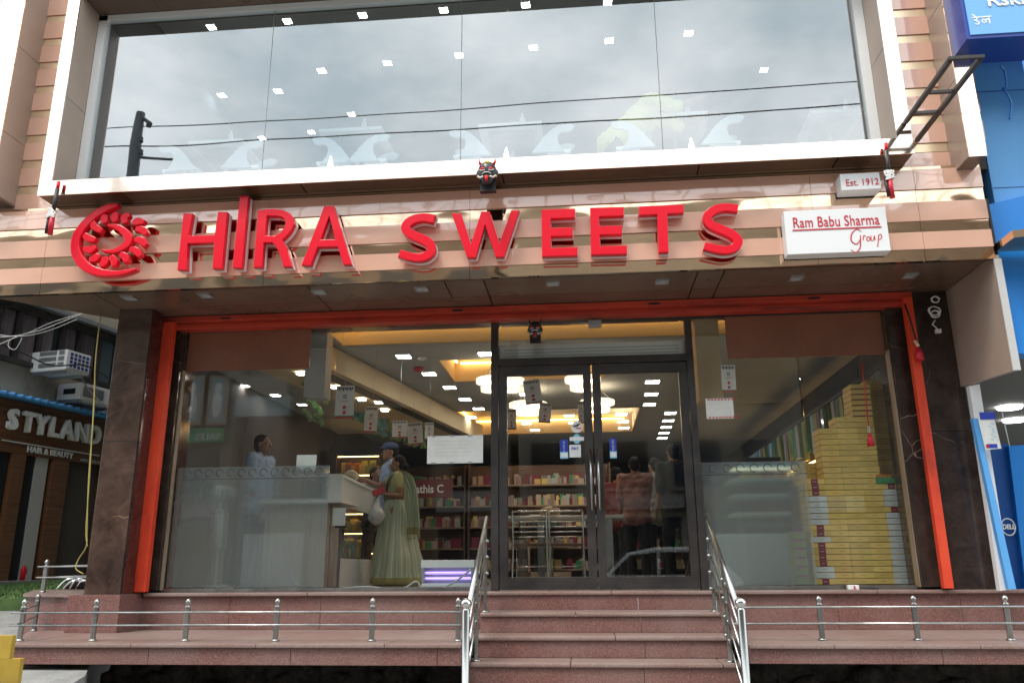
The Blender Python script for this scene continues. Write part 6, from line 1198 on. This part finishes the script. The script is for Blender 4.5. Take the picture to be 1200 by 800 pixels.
# parked white hatchback mirrored in the doors
cx0 = mirY(760, 640, -2.6).x; car = thing('parked_car', 'white hatchback parked behind the camera, mirrored in the right door', 'car', (cx0, -2.9, GZ)); CZ = GZ
side = [(-1.8, .35), (-1.82, .62), (-1.7, .82), (-.95, .95), (-.45, 1.42), (.1, 1.52), (1.1, 1.50), (1.62, 1.05), (1.8, .85), (1.82, .35)]
outline('body', [[(cx0 + x, CZ + z) for x, z in side]], -3.7, -2.2, 'car_white', car, .05)
for s in ([(-.82, .98), (-.42, 1.36), (.12, 1.42), (.12, .98)], [(.2, .98), (.2, 1.42), (.98, 1.40), (1.3, 1.06), (1.25, .98)]): outline('side_window', [[(cx0 + x, CZ + z) for x, z in s]], -2.215, -2.19, 'car_glass', car)
bm = bmesh.new(); v4 = [bm.verts.new((cx0 + x, y, CZ + z)) for x, y, z in ((-.93, -3.6, 1.0), (-.93, -2.3, 1.0), (-.5, -2.35, 1.43), (-.5, -3.55, 1.43))]; f = bm.faces.new(v4); bmesh.ops.solidify(bm, geom=[f], thickness=.02); fin('windscreen', bm, 'car_glass', car)
for x in (-1.15, 1.15):
    for y in (-2.25, -3.65):
        bm = bmesh.new(); pts = [(cx0 + x, y - .09, CZ + .3), (cx0 + x, y + .09, CZ + .3)]; atube(bm, pts, .3, 24); wh = fin('wheel', bm, 'black_rubber', car); bm = bmesh.new(); atube(bm, [(cx0 + x, y - .1, CZ + .3), (cx0 + x, y + .1, CZ + .3)], .18, 18); fin('rim', bm, 'galvanised', wh)

# unseen roof frames, added to put thin mirrored lines into the fascia
for i, (x0, x1, y, z) in enumerate(((-21, -12.5, -12.2, 11.6), (-11.5, -2.8, -12.6, 9.9), (-2, 6.8, -12.2, 10.8), (7.4, 16.5, -12.8, 11.5))):
    t = thing('added_roof_frame', 'thin steel frame added unseen on a roof across the street, ' + ORD[i] + ' from the left', 'frame', ((x0 + x1) / 2, y, z)); zt_ = 12.95
    bm = bmesh.new(); x = x0
    while x <= x1: atube(bm, [(x, y, z), (x + .1, y, zt_)], .035, 5); x += .9
    fin('uprights', bm, 'frame_black', t); bm = bmesh.new()
    for k in range(4): zz = 12.0 + k * .33; atube(bm, [(x0 - .3, y, zz), (x1 + .3, y, zz + .03)], .03, 5)
    fin('rails', bm, 'frame_black', t)

tag(tube('blue_cable', spl([atY(1172, 78, 6.45), atY(1177, 84, 6.4), atY(1179, 102, 6.42), atY(1175, 104, 6.45), atY(1181, 112, 6.42), atY(1185, 122, 6.45), atY(1183, 140, 6.47)], 6), .008, 'blue_bright', None, 7), 'loop of blue cable on the blue building below its sign', 'cable')
for z in (3.2, 4.1, 5.0): box('wall_joint', 3.435, 3.855, 6.497, 6.4995, z, z + .006, 'blue_deep', bl)

# posters and a green board on the shop fronts opposite, mirrored in the left window
for i, (x0, x1, lb) in enumerate(((215, 236, 'left framed poster on the shop front across the street'), (247, 264, 'right framed poster on the shop front across the street'))):
    a = mirY(x0, 440, -11.6); b = mirY(x1, 497, -11.6); t = thing('framed_poster', lb, 'poster', ((a.x + b.x) / 2, -11.6, b.z)); box('frame', a.x, b.x, -11.68, -11.62, b.z, a.z, 'wood_light', t)
    box('print', a.x + .1, b.x - .1, -11.618, -11.61, b.z + .1, a.z - .1, 'teal_glass', t); fin('figure_print', (lambda bm_: (asphere(bm_, ((a.x + b.x) / 2, -11.605, (a.z + b.z) / 2 - .15), ((b.x - a.x) * .25, .004, (a.z - b.z) * .3), 2), asphere(bm_, ((a.x + b.x) / 2, -11.605, a.z - .42), (.14, .004, .17), 2), bm_)[2])(bmesh.new()), 'paper', t)
a = mirY(212, 502, -11.5); b = mirY(262, 518, -11.5); gb_ = thing('green_shop_board', 'green shop board with white lettering across the street', 'sign', (a.x, -11.5, b.z)); box('board', a.x, b.x, -11.6, -11.5, b.z, a.z, 'print_green', gb_); back_txt('SALES', .34, b.x - .1, -11.49, b.z + .08, 'white_soft', gb_)
